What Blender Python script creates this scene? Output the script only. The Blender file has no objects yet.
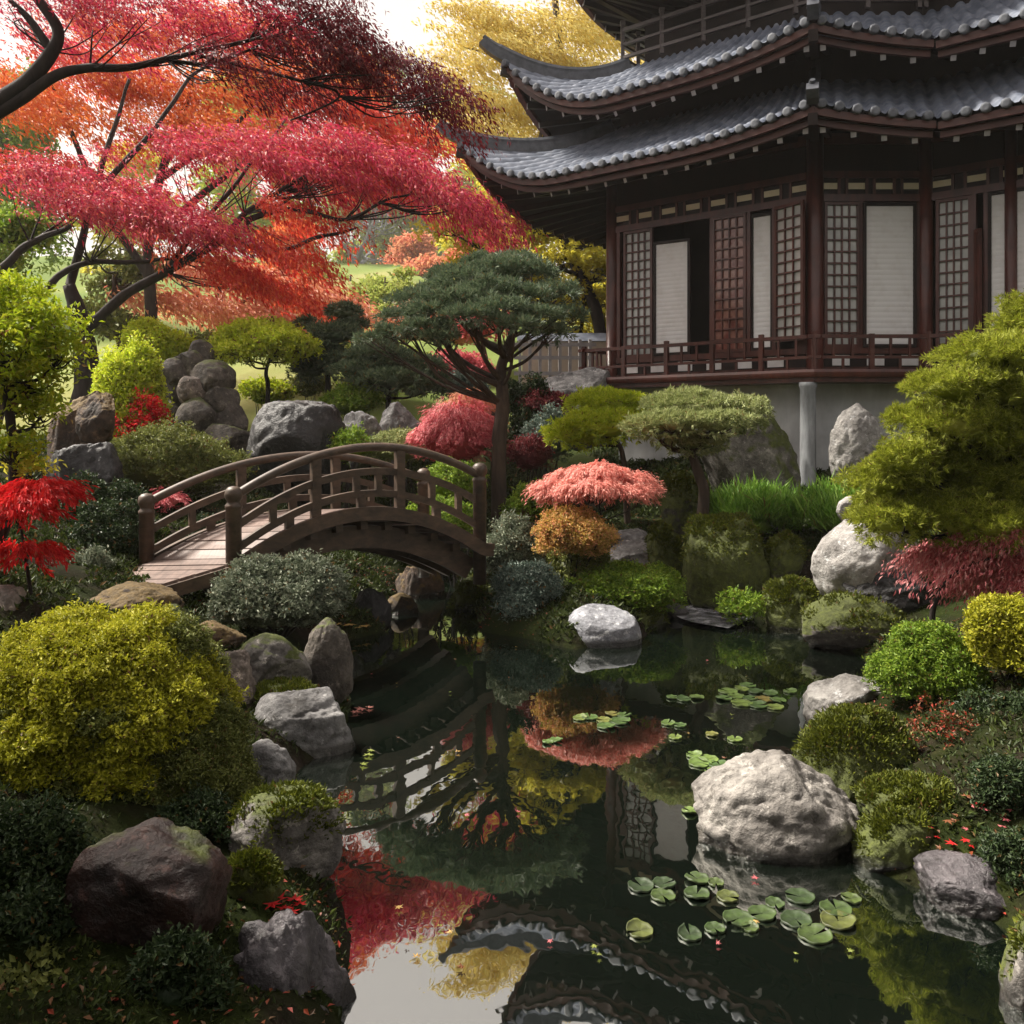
import bpy, bmesh, math, random
import numpy as np
from mathutils import Vector

# ------------------------------------------------------------------ basics
HAZE = 0.0005
F, HZ, CH = 900.0, 425.0, 2.0          # focal length in px, horizon row, eye height above the water
rng = np.random.default_rng(11)
random.seed(11)
scene = bpy.context.scene
COL = scene.collection


def P(px, py, d):
    return np.array([(px - 512.0) * d / F, d, CH - (py - HZ) * d / F])


def nrm(a):
    a = np.asarray(a, float)
    return a / np.maximum(np.linalg.norm(a, axis=-1, keepdims=True), 1e-9)


def _hash(ix, iy, iz, seed):
    h = (ix.astype(np.int64) * 374761393 + iy.astype(np.int64) * 668265263 + iz.astype(np.int64) * 1274126177 + seed * 974711) & 0xFFFFFFFF
    h = ((h ^ (h >> 13)) * 1274126177) & 0xFFFFFFFF
    h = (h ^ (h >> 16)) & 0xFFFFFFFF
    return h / 4294967295.0


def vnoise(p, seed=0):
    p = np.asarray(p, float)
    i = np.floor(p).astype(np.int64)
    f = p - i
    u = f * f * (3 - 2 * f)
    r = 0
    for dx in (0, 1):
        wx = u[:, 0] if dx else 1 - u[:, 0]
        for dy in (0, 1):
            wy = u[:, 1] if dy else 1 - u[:, 1]
            for dz in (0, 1):
                wz = u[:, 2] if dz else 1 - u[:, 2]
                r = r + wx * wy * wz * _hash(i[:, 0] + dx, i[:, 1] + dy, i[:, 2] + dz, seed)
    return r


def fbm(p, octv=4, seed=0, gain=0.5):
    a, s, t = 1.0, 0.0, 0.0
    p = np.asarray(p, float)
    for k in range(octv):
        s = s + a * (vnoise(p * 2 ** k + 17.3 * k, seed + k) - 0.5)
        t += a
        a *= gain
    return s / t * 2.0


# ------------------------------------------------------------------ mesh helpers
def quads_obj(name, V, Q, mat, parent=None, smooth=False, loc=None, mats=None, midx=None):
    V = np.asarray(V, float)
    Q = np.asarray(Q, np.int64)
    org = np.zeros(3)
    if parent is not None:
        q = parent
        while q is not None:
            org = org + np.array(q.location)
            q = q.parent
    if loc is not None:
        org = np.asarray(loc, float)
    me = bpy.data.meshes.new(name)
    me.vertices.add(len(V))
    me.vertices.foreach_set('co', (V - org).astype(np.float32).ravel())
    k = Q.shape[1]
    me.loops.add(Q.size)
    me.loops.foreach_set('vertex_index', Q.astype(np.int32).ravel())
    me.polygons.add(len(Q))
    me.polygons.foreach_set('loop_start', (np.arange(len(Q)) * k).astype(np.int32))
    for m in (mats or [mat]):
        me.materials.append(m)
    if midx is not None:
        me.polygons.foreach_set('material_index', np.asarray(midx, np.int32))
    me.polygons.foreach_set('use_smooth', np.full(len(Q), smooth))
    me.update(calc_edges=True)
    o = bpy.data.objects.new(name, me)
    COL.objects.link(o)
    if parent is not None:
        o.parent = parent
    elif loc is not None:
        o.location = [float(c) for c in loc]
    return o


class MB:
    """collects quads (tris as degenerate-free quads are avoided) for one mesh"""

    def __init__(self):
        self.V, self.Q, self.n = [], [], 0

    def add(self, V, Q):
        V = np.asarray(V, float).reshape(-1, 3)
        Q = np.asarray(Q, np.int64).reshape(-1, 4)
        self.V.append(V)
        self.Q.append(Q + self.n)
        self.n += len(V)

    def box(self, c, ax, ay, az):
        """centre and three half-axis vectors"""
        c, ax, ay, az = (np.asarray(t, float) for t in (c, ax, ay, az))
        V = [c + sx * ax + sy * ay + sz * az for sz in (-1, 1) for sy in (-1, 1) for sx in (-1, 1)]
        self.add(V, [(0, 2, 3, 1), (4, 5, 7, 6), (0, 1, 5, 4), (2, 6, 7, 3), (0, 4, 6, 2), (1, 3, 7, 5)])

    def bar(self, a, b, w, h, up=(0, 0, 1)):
        a, b = np.asarray(a, float), np.asarray(b, float)
        t = nrm(b - a)
        if abs(float(t @ np.asarray(up, float))) > 0.97:
            up = (0.55, -0.83, 0.0)
        s = nrm(np.cross(t, up))
        u = np.cross(s, t)
        self.box((a + b) / 2, (b - a) / 2, s * w / 2, u * h / 2)

    def tube(self, pts, rad, n=8, sq=None, cap=True):
        pts = np.asarray(pts, float)
        m = len(pts)
        rad = np.broadcast_to(np.asarray(rad, float), (m,))
        t = np.gradient(pts, axis=0)
        t = nrm(t)
        ref = np.array([0.31, 0.17, 0.93]) if abs(t[0][2]) < 0.9 else np.array([1.0, 0.1, 0])
        V = []
        ang = np.arange(n) * 2 * math.pi / n
        s = nrm(np.cross(t[0], ref))
        for k in range(m):
            s = nrm(s - t[k] * np.dot(s, t[k]))
            u = np.cross(t[k], s)
            V.append(pts[k] + rad[k] * (np.cos(ang)[:, None] * s + np.sin(ang)[:, None] * u))
        Q = []
        for k in range(m - 1):
            for j in range(n):
                a, b = k * n + j, k * n + (j + 1) % n
                Q.append((a, b, b + n, a + n))
        V = np.concatenate(V)
        if cap and n >= 4 and n % 2 == 0:
            for base in (0, (m - 1) * n):
                for j in range(1, n // 2):
                    Q.append((base + j - 1, base + j, base + n - 1 - j, base + (n - j) % n))
        self.add(V, Q)

    def sweep(self, pts, prof, up=(0, 0, 1)):
        """sweep a closed 2-D profile (side, up) along pts"""
        pts = np.asarray(pts, float)
        prof = np.asarray(prof, float)
        n, m = len(prof), len(pts)
        t = nrm(np.gradient(pts, axis=0))
        V = []
        for k in range(m):
            s = nrm(np.cross(t[k], up))
            u = np.cross(s, t[k])
            V.append(pts[k] + prof[:, :1] * s + prof[:, 1:] * u)
        Q = [(k * n + j, k * n + (j + 1) % n, (k + 1) * n + (j + 1) % n, (k + 1) * n + j) for k in range(m - 1) for j in range(n)]
        if n == 4:
            Q += [(0, 1, 2, 3), ((m - 1) * n + 3, (m - 1) * n + 2, (m - 1) * n + 1, (m - 1) * n)]
        self.add(np.concatenate(V), Q)

    def grid(self, G):
        """G (a,b,3)"""
        a, b = G.shape[:2]
        i = np.arange(a * b).reshape(a, b)
        Q = np.stack([i[:-1, :-1], i[1:, :-1], i[1:, 1:], i[:-1, 1:]], -1).reshape(-1, 4)
        self.add(G.reshape(-1, 3), Q)

    def ellipsoid(self, c, r, n=8, bump=0.0, seed=0):
        D, Q = cubesphere(n)
        rr = 1 + bump * fbm(D * 1.7 + seed * 3.1, 3, seed)[:, None] if bump else 1.0
        self.add(np.asarray(c) + D * rr * np.asarray(r), Q)

    def lathe(self, c, prof, n=16, axis=(0, 0, 1)):
        prof = np.asarray(prof, float)
        ang = np.arange(n) * 2 * math.pi / n
        V = [np.asarray(c) + np.stack([np.cos(ang) * r, np.sin(ang) * r, np.full(n, z)], -1) for r, z in prof]
        Q = [(k * n + j, k * n + (j + 1) % n, (k + 1) * n + (j + 1) % n, (k + 1) * n + j) for k in range(len(prof) - 1) for j in range(n)]
        self.add(np.concatenate(V), Q)

    def build(self, name, mat, parent=None, smooth=False, loc=None):
        return quads_obj(name, np.concatenate(self.V), np.concatenate(self.Q), mat, parent, smooth, loc)


_cs = {}


def cubesphere(n):
    if n in _cs:
        return _cs[n]
    V, Q, off = [], [], 0
    g = np.tan(np.linspace(-1, 1, n + 1) * math.pi / 4)
    a, b = np.meshgrid(g, g, indexing='ij')
    o = np.ones_like(a)
    for f in ((a, b, o), (b, a, -o), (o, a, b), (-o, b, a), (b, o, a), (a, -o, b)):
        pts = nrm(np.stack(f, -1).reshape(-1, 3))
        i = np.arange((n + 1) ** 2).reshape(n + 1, n + 1) + off
        V.append(pts)
        Q.append(np.stack([i[:-1, :-1], i[1:, :-1], i[1:, 1:], i[:-1, 1:]], -1).reshape(-1, 4))
        off += (n + 1) ** 2
    V, Q = np.concatenate(V), np.concatenate(Q)
    key = np.round(V, 5)
    _, first, inv = np.unique(key, axis=0, return_index=True, return_inverse=True)
    V2, Q2 = V[first], inv.reshape(-1)[Q]
    _cs[n] = (V2, Q2)
    return _cs[n]


def catmull(pts, k=6):
    pts = np.asarray(pts, float)
    if len(pts) < 3:
        t = np.linspace(0, 1, k + 1)[:, None]
        return pts[0] * (1 - t) + pts[-1] * t
    p = np.vstack([2 * pts[0] - pts[1], pts, 2 * pts[-1] - pts[-2]])
    out = []
    for i in range(1, len(p) - 2):
        t = np.linspace(0, 1, k, endpoint=False)[:, None]
        out.append(0.5 * (2 * p[i] + (p[i + 1] - p[i - 1]) * t + (2 * p[i - 1] - 5 * p[i] + 4 * p[i + 1] - p[i + 2]) * t ** 2
                          + (3 * p[i] - p[i - 1] - 3 * p[i + 1] + p[i + 2]) * t ** 3))
    out.append(p[-2][None])
    return np.concatenate(out)


def tag(o, label, cat, group=None, kind=None):
    if kind:
        o['kind'] = kind
    if label:
        o['label'] = label
    if cat:
        o['category'] = cat
    if group:
        o['group'] = group
    return o


def thing(name, label, cat, loc=(0, 0, 0), group=None):
    o = bpy.data.objects.new(name, None)
    COL.objects.link(o)
    o.location = [float(c) for c in loc]
    o.empty_display_size = 0.2
    return tag(o, label, cat, group)


# ------------------------------------------------------------------ materials
def newmat(name):
    m = bpy.data.materials.new(name)
    m.use_nodes = True
    nt = m.node_tree
    nt.nodes.clear()
    out = nt.nodes.new('ShaderNodeOutputMaterial')
    return m, nt, out


def N(nt, kind, **kw):
    n = nt.nodes.new(kind)
    for k, v in kw.items():
        if k in n.inputs.keys():
            n.inputs[k].default_value = v
        else:
            setattr(n, k, v)
    return n


def ramp(nt, src, stops):
    r = nt.nodes.new('ShaderNodeValToRGB')
    el = r.color_ramp.elements
    while len(el) < len(stops):
        el.new(0.5)
    for e, (p, c) in zip(el, stops):
        e.position = p
        e.color = (*c, 1) if len(c) == 3 else c
    nt.links.new(src, r.inputs['Fac'])
    return r


def bump(nt, height, strength, dist):
    b = N(nt, 'ShaderNodeBump', Strength=strength, Distance=dist)
    nt.links.new(height, b.inputs['Height'])
    return b


def leafmat(name, cols, transl=0.35, rough=0.55, patch=None, patch_scale=1.2):
    m, nt, out = newmat(name)
    L = nt.links
    geo = N(nt, 'ShaderNodeNewGeometry')
    n = len(cols)
    stops = [(0.96 * i / max(1, n - 1), c) for i, c in enumerate(cols)]
    if cols[1][1] > cols[1][0] * 0.9:
        stops += [(0.972, cols[-1]), (0.978, (0.17, 0.10, 0.035))]
    r = ramp(nt, geo.outputs['Random Per Island'], stops)
    col = r.outputs['Color']
    if patch:
        tc = N(nt, 'ShaderNodeTexCoord')
        nz = N(nt, 'ShaderNodeTexNoise', Scale=patch_scale, Detail=2.0)
        L.new(tc.outputs['Object'], nz.inputs['Vector'])
        mr = N(nt, 'ShaderNodeMapRange')
        mr.inputs['From Min'].default_value = 0.48
        mr.inputs['From Max'].default_value = 0.66
        L.new(nz.outputs['Fac'], mr.inputs['Value'])
        mx = N(nt, 'ShaderNodeMix', data_type='RGBA')
        L.new(mr.outputs['Result'], mx.inputs['Factor'])
        L.new(col, mx.inputs[6])
        mx.inputs[7].default_value = (*patch, 1)
        col = mx.outputs[2]
    b = N(nt, 'ShaderNodeBsdfPrincipled', Roughness=rough)
    b.inputs['Specular IOR Level'].default_value = 0.3
    L.new(col, b.inputs['Base Color'])
    t = N(nt, 'ShaderNodeBsdfTranslucent')
    L.new(col, t.inputs['Color'])
    mix = N(nt, 'ShaderNodeMixShader', Fac=transl)
    L.new(b.outputs[0], mix.inputs[1])
    L.new(t.outputs[0], mix.inputs[2])
    L.new(mix.outputs[0], out.inputs['Surface'])
    return m


def rockmat(name, c1, c2, moss=0.0, mosscol=(0.07, 0.085, 0.012), rough=0.8, stain=(0.04, 0.035, 0.03), scale=3.0):
    m, nt, out = newmat(name)
    L = nt.links
    tc = N(nt, 'ShaderNodeTexCoord')
    geo = N(nt, 'ShaderNodeNewGeometry')
    n1 = N(nt, 'ShaderNodeTexNoise', Scale=scale, Detail=8.0, Roughness=0.65)
    n2 = N(nt, 'ShaderNodeTexNoise', Scale=scale * 7, Detail=6.0, Roughness=0.7)
    n3 = N(nt, 'ShaderNodeTexVoronoi', Scale=scale * 14)
    n4 = N(nt, 'ShaderNodeTexNoise', Scale=scale * 0.9, Detail=5.0, Distortion=0.6)
    for n in (n1, n2, n3, n4):
        L.new(tc.outputs['Object'], n.inputs['Vector'])
    r1 = ramp(nt, n1.outputs['Fac'], [(0.3, stain), (0.45, c2), (0.62, c1), (0.8, tuple(min(1, c * 1.25) for c in c1))])
    mx = N(nt, 'ShaderNodeMix', data_type='RGBA', blend_type='MULTIPLY')
    mx.inputs['Factor'].default_value = 0.55
    r2 = ramp(nt, n2.outputs['Fac'], [(0.35, (0.35, 0.35, 0.36)), (0.6, (1, 1, 1))])
    L.new(r1.outputs[0], mx.inputs[6])
    L.new(r2.outputs[0], mx.inputs[7])
    col = mx.outputs[2]
    n5 = N(nt, 'ShaderNodeTexNoise', Scale=scale * 3.2, Detail=9.0, Roughness=0.75)
    L.new(tc.outputs['Object'], n5.inputs['Vector'])
    lk = ramp(nt, n5.outputs['Fac'], [(0.57, (0, 0, 0)), (0.62, (0.7, 0.7, 0.7))])
    ml_ = N(nt, 'ShaderNodeMix', data_type='RGBA')
    L.new(lk.outputs[0], ml_.inputs['Factor'])
    L.new(col, ml_.inputs[6])
    ml_.inputs[7].default_value = (*[min(0.62, c * 1.5 + 0.02) for c in c1], 1)
    dk = ramp(nt, n5.outputs['Fac'], [(0.34, (0.32, 0.3, 0.28)), (0.44, (1, 1, 1))])
    md_ = N(nt, 'ShaderNodeMix', data_type='RGBA', blend_type='MULTIPLY')
    md_.inputs['Factor'].default_value = 1.0
    L.new(ml_.outputs[2], md_.inputs[6])
    L.new(dk.outputs[0], md_.inputs[7])
    col = md_.outputs[2]
    b = N(nt, 'ShaderNodeBsdfPrincipled', Roughness=rough)
    if moss > 0:
        sp = N(nt, 'ShaderNodeSeparateXYZ')
        L.new(geo.outputs['Normal'], sp.inputs[0])
        add = N(nt, 'ShaderNodeMath', operation='MULTIPLY_ADD')
        L.new(n4.outputs['Fac'], add.inputs[0])
        add.inputs[1].default_value = 1.6
        L.new(sp.outputs['Z'], add.inputs[2])
        mr = N(nt, 'ShaderNodeMapRange')
        lo = 1.75 - moss * 1.5
        mr.inputs['From Min'].default_value = lo
        mr.inputs['From Max'].default_value = lo + 0.22
        L.new(add.outputs[0], mr.inputs['Value'])
        mc = ramp(nt, n2.outputs['Fac'], [(0.3, tuple(c * 0.45 for c in mosscol)), (0.55, mosscol), (0.75, tuple(c * 1.7 for c in mosscol))])
        mm = N(nt, 'ShaderNodeMix', data_type='RGBA')
        L.new(mr.outputs[0], mm.inputs['Factor'])
        L.new(col, mm.inputs[6])
        L.new(mc.outputs[0], mm.inputs[7])
        col = mm.outputs[2]
    pz = N(nt, 'ShaderNodeSeparateXYZ')
    L.new(geo.outputs['Position'], pz.inputs[0])
    wz = N(nt, 'ShaderNodeMath', operation='MULTIPLY_ADD')
    L.new(n1.outputs['Fac'], wz.inputs[0])
    wz.inputs[1].default_value = -0.09
    L.new(pz.outputs['Z'], wz.inputs[2])
    wet = N(nt, 'ShaderNodeMapRange')
    wet.inputs['From Min'].default_value = 0.0
    wet.inputs['From Max'].default_value = 0.035
    L.new(wz.outputs[0], wet.inputs['Value'])
    wr = ramp(nt, wet.outputs[0], [(0, (0.3, 0.29, 0.27)), (1, (1, 1, 1))])
    wm = N(nt, 'ShaderNodeMix', data_type='RGBA', blend_type='MULTIPLY')
    wm.inputs['Factor'].default_value = 1.0
    L.new(col, wm.inputs[6])
    L.new(wr.outputs[0], wm.inputs[7])
    col = wm.outputs[2]
    rr_ = N(nt, 'ShaderNodeMapRange')
    rr_.inputs['To Min'].default_value = 0.25
    rr_.inputs['To Max'].default_value = rough
    L.new(wet.outputs[0], rr_.inputs['Value'])
    L.new(rr_.outputs[0], b.inputs['Roughness'])
    L.new(col, b.inputs['Base Color'])
    ad = N(nt, 'ShaderNodeMath', operation='ADD')
    L.new(n2.outputs['Fac'], ad.inputs[0])
    L.new(n1.outputs['Fac'], ad.inputs[1])
    bp = bump(nt, ad.outputs[0], 0.7, 0.035)
    bp2 = bump(nt, n3.outputs['Distance'], 0.25, 0.01)
    L.new(bp.outputs[0], bp2.inputs['Normal'])
    L.new(bp2.outputs[0], b.inputs['Normal'])
    L.new(b.outputs[0], out.inputs['Surface'])
    return m


def woodmat(name, c1, c2, rough=0.5, scale=(2, 2, 14), bumpd=0.004, spec=0.4):
    m, nt, out = newmat(name)
    L = nt.links
    tc = N(nt, 'ShaderNodeTexCoord')
    mp = N(nt, 'ShaderNodeMapping')
    mp.inputs['Scale'].default_value = scale
    L.new(tc.outputs['Object'], mp.inputs[0])
    n1 = N(nt, 'ShaderNodeTexNoise', Scale=2.5, Detail=7.0, Roughness=0.65, Distortion=0.4)
    L.new(mp.outputs[0], n1.inputs['Vector'])
    n2 = N(nt, 'ShaderNodeTexNoise', Scale=1.7, Detail=4.0)
    L.new(tc.outputs['Object'], n2.inputs['Vector'])
    r = ramp(nt, n1.outputs['Fac'], [(0.3, c2), (0.7, c1)])
    r2 = ramp(nt, n2.outputs['Fac'], [(0.35, (0.55, 0.55, 0.55)), (0.65, (1, 1, 1))])
    mx = N(nt, 'ShaderNodeMix', data_type='RGBA', blend_type='MULTIPLY')
    mx.inputs['Factor'].default_value = 0.8
    L.new(r.outputs[0], mx.inputs[6])
    L.new(r2.outputs[0], mx.inputs[7])
    b = N(nt, 'ShaderNodeBsdfPrincipled', Roughness=rough)
    b.inputs['Specular IOR Level'].default_value = spec
    L.new(mx.outputs[2], b.inputs['Base Color'])
    bp = bump(nt, n1.outputs['Fac'], 0.6, bumpd)
    L.new(bp.outputs[0], b.inputs['Normal'])
    L.new(b.outputs[0], out.inputs['Surface'])
    return m


def noisemat(name, stops, scale=4.0, rough=0.7, bumpd=0.0, detail=5.0, transl=0.0, spec=0.4):
    m, nt, out = newmat(name)
    L = nt.links
    tc = N(nt, 'ShaderNodeTexCoord')
    n1 = N(nt, 'ShaderNodeTexNoise', Scale=scale, Detail=detail, Roughness=0.6)
    L.new(tc.outputs['Object'], n1.inputs['Vector'])
    r = ramp(nt, n1.outputs['Fac'], stops)
    b = N(nt, 'ShaderNodeBsdfPrincipled', Roughness=rough)
    b.inputs['Specular IOR Level'].default_value = spec
    L.new(r.outputs[0], b.inputs['Base Color'])
    if bumpd:
        bp = bump(nt, n1.outputs['Fac'], 0.6, bumpd)
        L.new(bp.outputs[0], b.inputs['Normal'])
    sh = b.outputs[0]
    if transl:
        t = N(nt, 'ShaderNodeBsdfTranslucent')
        L.new(r.outputs[0], t.inputs['Color'])
        mix = N(nt, 'ShaderNodeMixShader', Fac=transl)
        L.new(sh, mix.inputs[1])
        L.new(t.outputs[0], mix.inputs[2])
        sh = mix.outputs[0]
    L.new(sh, out.inputs['Surface'])
    return m


M = {}
# foliage
M['crimson'] = leafmat('crimson_leaf', [(0.24, 0.01, 0.035), (0.50, 0.025, 0.08), (0.62, 0.07, 0.13), (0.70, 0.15, 0.10)], 0.42)
M['scarlet'] = leafmat('scarlet_leaf', [(0.5, 0.025, 0.025), (0.68, 0.06, 0.04), (0.72, 0.16, 0.06)], 0.5)
M['orange'] = leafmat('orange_leaf', [(0.58, 0.07, 0.02), (0.72, 0.17, 0.035), (0.78, 0.3, 0.07)], 0.5)
M['burgundy'] = leafmat('burgundy_leaf', [(0.07, 0.006, 0.01), (0.15, 0.012, 0.02), (0.22, 0.02, 0.03)], 0.3)
M['red'] = leafmat('red_leaf', [(0.45, 0.008, 0.012), (0.62, 0.015, 0.02), (0.7, 0.04, 0.03)], 0.4)
M['rose'] = leafmat('rose_leaf', [(0.44, 0.05, 0.08), (0.64, 0.14, 0.16), (0.74, 0.27, 0.27)], 0.35)
M['pink'] = leafmat('pink_leaf', [(0.58, 0.16, 0.13), (0.74, 0.27, 0.22), (0.8, 0.42, 0.34)], 0.35)
M['rosepink'] = leafmat('rose_pink_leaf', [(0.55, 0.1, 0.13), (0.74, 0.24, 0.25), (0.82, 0.42, 0.4)], 0.35)
M['amber'] = leafmat('amber_leaf', [(0.26, 0.22, 0.04), (0.52, 0.34, 0.08), (0.66, 0.42, 0.15), (0.66, 0.3, 0.16)], 0.35)
M['salmon'] = leafmat('salmon_leaf', [(0.55, 0.16, 0.1), (0.68, 0.26, 0.16), (0.68, 0.36, 0.18)], 0.45)
M['golden'] = leafmat('golden_leaf', [(0.56, 0.40, 0.08), (0.70, 0.56, 0.16), (0.70, 0.62, 0.24)], 0.5)
M['yellow'] = leafmat('yellow_leaf', [(0.5, 0.44, 0.03), (0.66, 0.58, 0.07), (0.6, 0.58, 0.1)], 0.5)
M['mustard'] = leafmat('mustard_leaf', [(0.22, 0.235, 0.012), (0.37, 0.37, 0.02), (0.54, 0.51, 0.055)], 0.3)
M['lime'] = leafmat('lime_leaf', [(0.24, 0.33, 0.014), (0.38, 0.47, 0.02), (0.52, 0.54, 0.04)], 0.4)
M['brightlime'] = leafmat('bright_lime_leaf', [(0.34, 0.44, 0.02), (0.52, 0.6, 0.035), (0.66, 0.68, 0.08)], 0.4)
M['leafgreen'] = leafmat('green_leaf', [(0.10, 0.18, 0.015), (0.19, 0.30, 0.028), (0.31, 0.40, 0.05)], 0.35)
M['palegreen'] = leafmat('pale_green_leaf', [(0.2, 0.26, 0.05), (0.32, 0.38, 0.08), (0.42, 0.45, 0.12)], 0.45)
M['darkgreen'] = leafmat('dark_green_leaf', [(0.018, 0.035, 0.012), (0.035, 0.06, 0.02), (0.06, 0.09, 0.03)], 0.2)
M['pine'] = leafmat('pine_needle', [(0.06, 0.095, 0.055), (0.11, 0.155, 0.085), (0.18, 0.22, 0.12)], 0.2)
M['palepine'] = leafmat('pale_pine_needle', [(0.19, 0.23, 0.08), (0.32, 0.36, 0.14), (0.45, 0.47, 0.22)], 0.25)
M['sunpine'] = leafmat('yellow_pine_needle', [(0.15, 0.18, 0.018), (0.31, 0.35, 0.035), (0.48, 0.50, 0.08)], 0.3)
M['sage'] = leafmat('sage_leaf', [(0.09, 0.12, 0.075), (0.18, 0.21, 0.14), (0.30, 0.32, 0.23)], 0.2)
M['bluesage'] = leafmat('blue_sage_leaf', [(0.07, 0.11, 0.085), (0.14, 0.19, 0.155), (0.25, 0.3, 0.25)], 0.2)
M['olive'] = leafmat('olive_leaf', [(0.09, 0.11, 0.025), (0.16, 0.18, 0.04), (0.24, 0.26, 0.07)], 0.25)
M['grass'] = leafmat('grass_blade', [(0.09, 0.2, 0.02), (0.16, 0.32, 0.035), (0.28, 0.42, 0.07)], 0.35)
M['mossleaf'] = leafmat('moss_tuft', [(0.05, 0.065, 0.008), (0.1, 0.12, 0.012), (0.17, 0.19, 0.02)], 0.2)
M['maroon'] = leafmat('maroon_leaf', [(0.10, 0.015, 0.02), (0.17, 0.03, 0.035), (0.22, 0.05, 0.05)], 0.25)
M['litter'] = leafmat('fallen_leaf', [(0.05, 0.028, 0.014), (0.11, 0.05, 0.02), (0.16, 0.08, 0.03), (0.2, 0.04, 0.015), (0.3, 0.03, 0.015)], 0.1)
M['groundleaf'] = leafmat('ground_cover_leaf', [(0.02, 0.032, 0.008), (0.04, 0.06, 0.012), (0.075, 0.1, 0.018)], 0.2)
# wood, bark, stone
M['bark'] = woodmat('dark_bark', (0.045, 0.033, 0.027), (0.012, 0.009, 0.008), 0.85, (5, 5, 1.2), 0.02)
M['barkbrown'] = woodmat('brown_bark', (0.10, 0.066, 0.045), (0.03, 0.02, 0.014), 0.85, (6, 6, 1.2), 0.02)
M['barkgrey'] = woodmat('grey_bark', (0.13, 0.12, 0.115), (0.05, 0.047, 0.047), 0.85, (5, 5, 1.2), 0.02)
M['redwood'] = woodmat('red_lacquered_wood', (0.13, 0.034, 0.022), (0.05, 0.014, 0.01), 0.38, (3, 3, 1), 0.002, 0.5)
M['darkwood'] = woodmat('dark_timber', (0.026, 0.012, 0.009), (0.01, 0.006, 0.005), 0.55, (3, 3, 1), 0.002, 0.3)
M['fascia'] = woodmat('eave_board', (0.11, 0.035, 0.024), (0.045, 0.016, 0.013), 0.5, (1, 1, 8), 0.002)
M['bridge'] = woodmat('weathered_bridge_wood', (0.14, 0.09, 0.06), (0.04, 0.027, 0.02), 0.5, (3, 3, 6), 0.005, 0.45)
M['deck'] = woodmat('bridge_deck_board', (0.27, 0.19, 0.16), (0.13, 0.09, 0.078), 0.5, (9, 1.4, 3), 0.004, 0.4)
M['plaster'] = woodmat('pale_plaster', (0.78, 0.79, 0.80), (0.60, 0.61, 0.62), 0.85, (1.6, 1.6, 0.35), 0.003, 0.2)
M['concrete'] = woodmat('pillar_stone', (0.42, 0.44, 0.46), (0.2, 0.21, 0.22), 0.75, (5, 5, 0.9), 0.004, 0.3)
M['paper'] = noisemat('screen_paper', [(0.3, (0.82, 0.80, 0.78)), (0.55, (0.92, 0.91, 0.90))], 5.0, 0.8, 0.0, 3, 0.15)
M['cream'] = noisemat('transom_paper', [(0.3, (0.74, 0.66, 0.48)), (0.7, (0.84, 0.76, 0.58))], 6.0, 0.7)
M['pane'] = noisemat('lattice_pane', [(0.35, (0.34, 0.35, 0.33)), (0.65, (0.52, 0.53, 0.5))], 3.0, 0.2, 0, 3, 0.0, 0.6)
M['reflectpane'] = noisemat('red_reflection_pane', [(0.35, (0.16, 0.05, 0.04)), (0.5, (0.32, 0.16, 0.12)), (0.65, (0.2, 0.06, 0.05))], 4.0, 0.15, 0, 3, 0, 0.6)  # red reflection painted into the pane colour
M['tile'] = noisemat('grey_roof_tile', [(0.25, (0.06, 0.072, 0.1)), (0.45, (0.135, 0.155, 0.2)), (0.6, (0.2, 0.22, 0.27)), (0.75, (0.33, 0.35, 0.39))], 5.0, 0.42, 0.006, 9, 0, 0.5)
M['tileend'] = noisemat('tile_end', [(0.3, (0.06, 0.066, 0.078)), (0.7, (0.17, 0.18, 0.2))], 9.0, 0.75, 0.0, 5, 0, 0.2)
M['ridge'] = noisemat('ridge_tile', [(0.3, (0.03, 0.034, 0.042)), (0.7, (0.085, 0.09, 0.105))], 8.0, 0.38, 0.004)
M['rafterend'] = noisemat('rafter_cap', [(0.3, (0.3, 0.29, 0.3)), (0.7, (0.45, 0.43, 0.42))], 8.0, 0.6)
M['gallery'] = woodmat('gallery_wood', (0.13, 0.105, 0.1), (0.06, 0.048, 0.046), 0.5)
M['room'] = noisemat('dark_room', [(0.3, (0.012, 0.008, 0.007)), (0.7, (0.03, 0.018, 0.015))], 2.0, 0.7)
M['rock_grey'] = rockmat('grey_rock', (0.36, 0.35, 0.345), (0.17, 0.165, 0.165))
M['rock_pale'] = rockmat('pale_rock', (0.46, 0.44, 0.415), (0.28, 0.265, 0.25), 0.0, stain=(0.12, 0.11, 0.1))
M['rock_tan'] = rockmat('tan_boulder', (0.36, 0.335, 0.305), (0.2, 0.182, 0.165), 0.0, stain=(0.1, 0.09, 0.08), rough=0.75)
M['rock_blue'] = rockmat('bluish_rock', (0.40, 0.41, 0.45), (0.24, 0.245, 0.27), 0.0, stain=(0.1, 0.1, 0.11))
M['rock_warm'] = rockmat('warm_rock', (0.38, 0.31, 0.26), (0.17, 0.135, 0.115))
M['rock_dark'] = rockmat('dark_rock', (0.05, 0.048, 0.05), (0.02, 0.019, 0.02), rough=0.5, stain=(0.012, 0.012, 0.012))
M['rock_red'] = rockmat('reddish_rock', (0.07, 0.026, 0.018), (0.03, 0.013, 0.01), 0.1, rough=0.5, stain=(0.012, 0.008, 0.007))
M['rock_wet'] = rockmat('wet_rock', (0.17, 0.15, 0.16), (0.075, 0.066, 0.072), 0.0, rough=0.36, stain=(0.02, 0.017, 0.017))
M['rock_moss'] = rockmat('mossy_rock', (0.24, 0.22, 0.2), (0.1, 0.09, 0.08), 0.55)
M['rock_mossy'] = rockmat('deep_moss_rock', (0.12, 0.11, 0.09), (0.05, 0.045, 0.04), 0.95)
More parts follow.
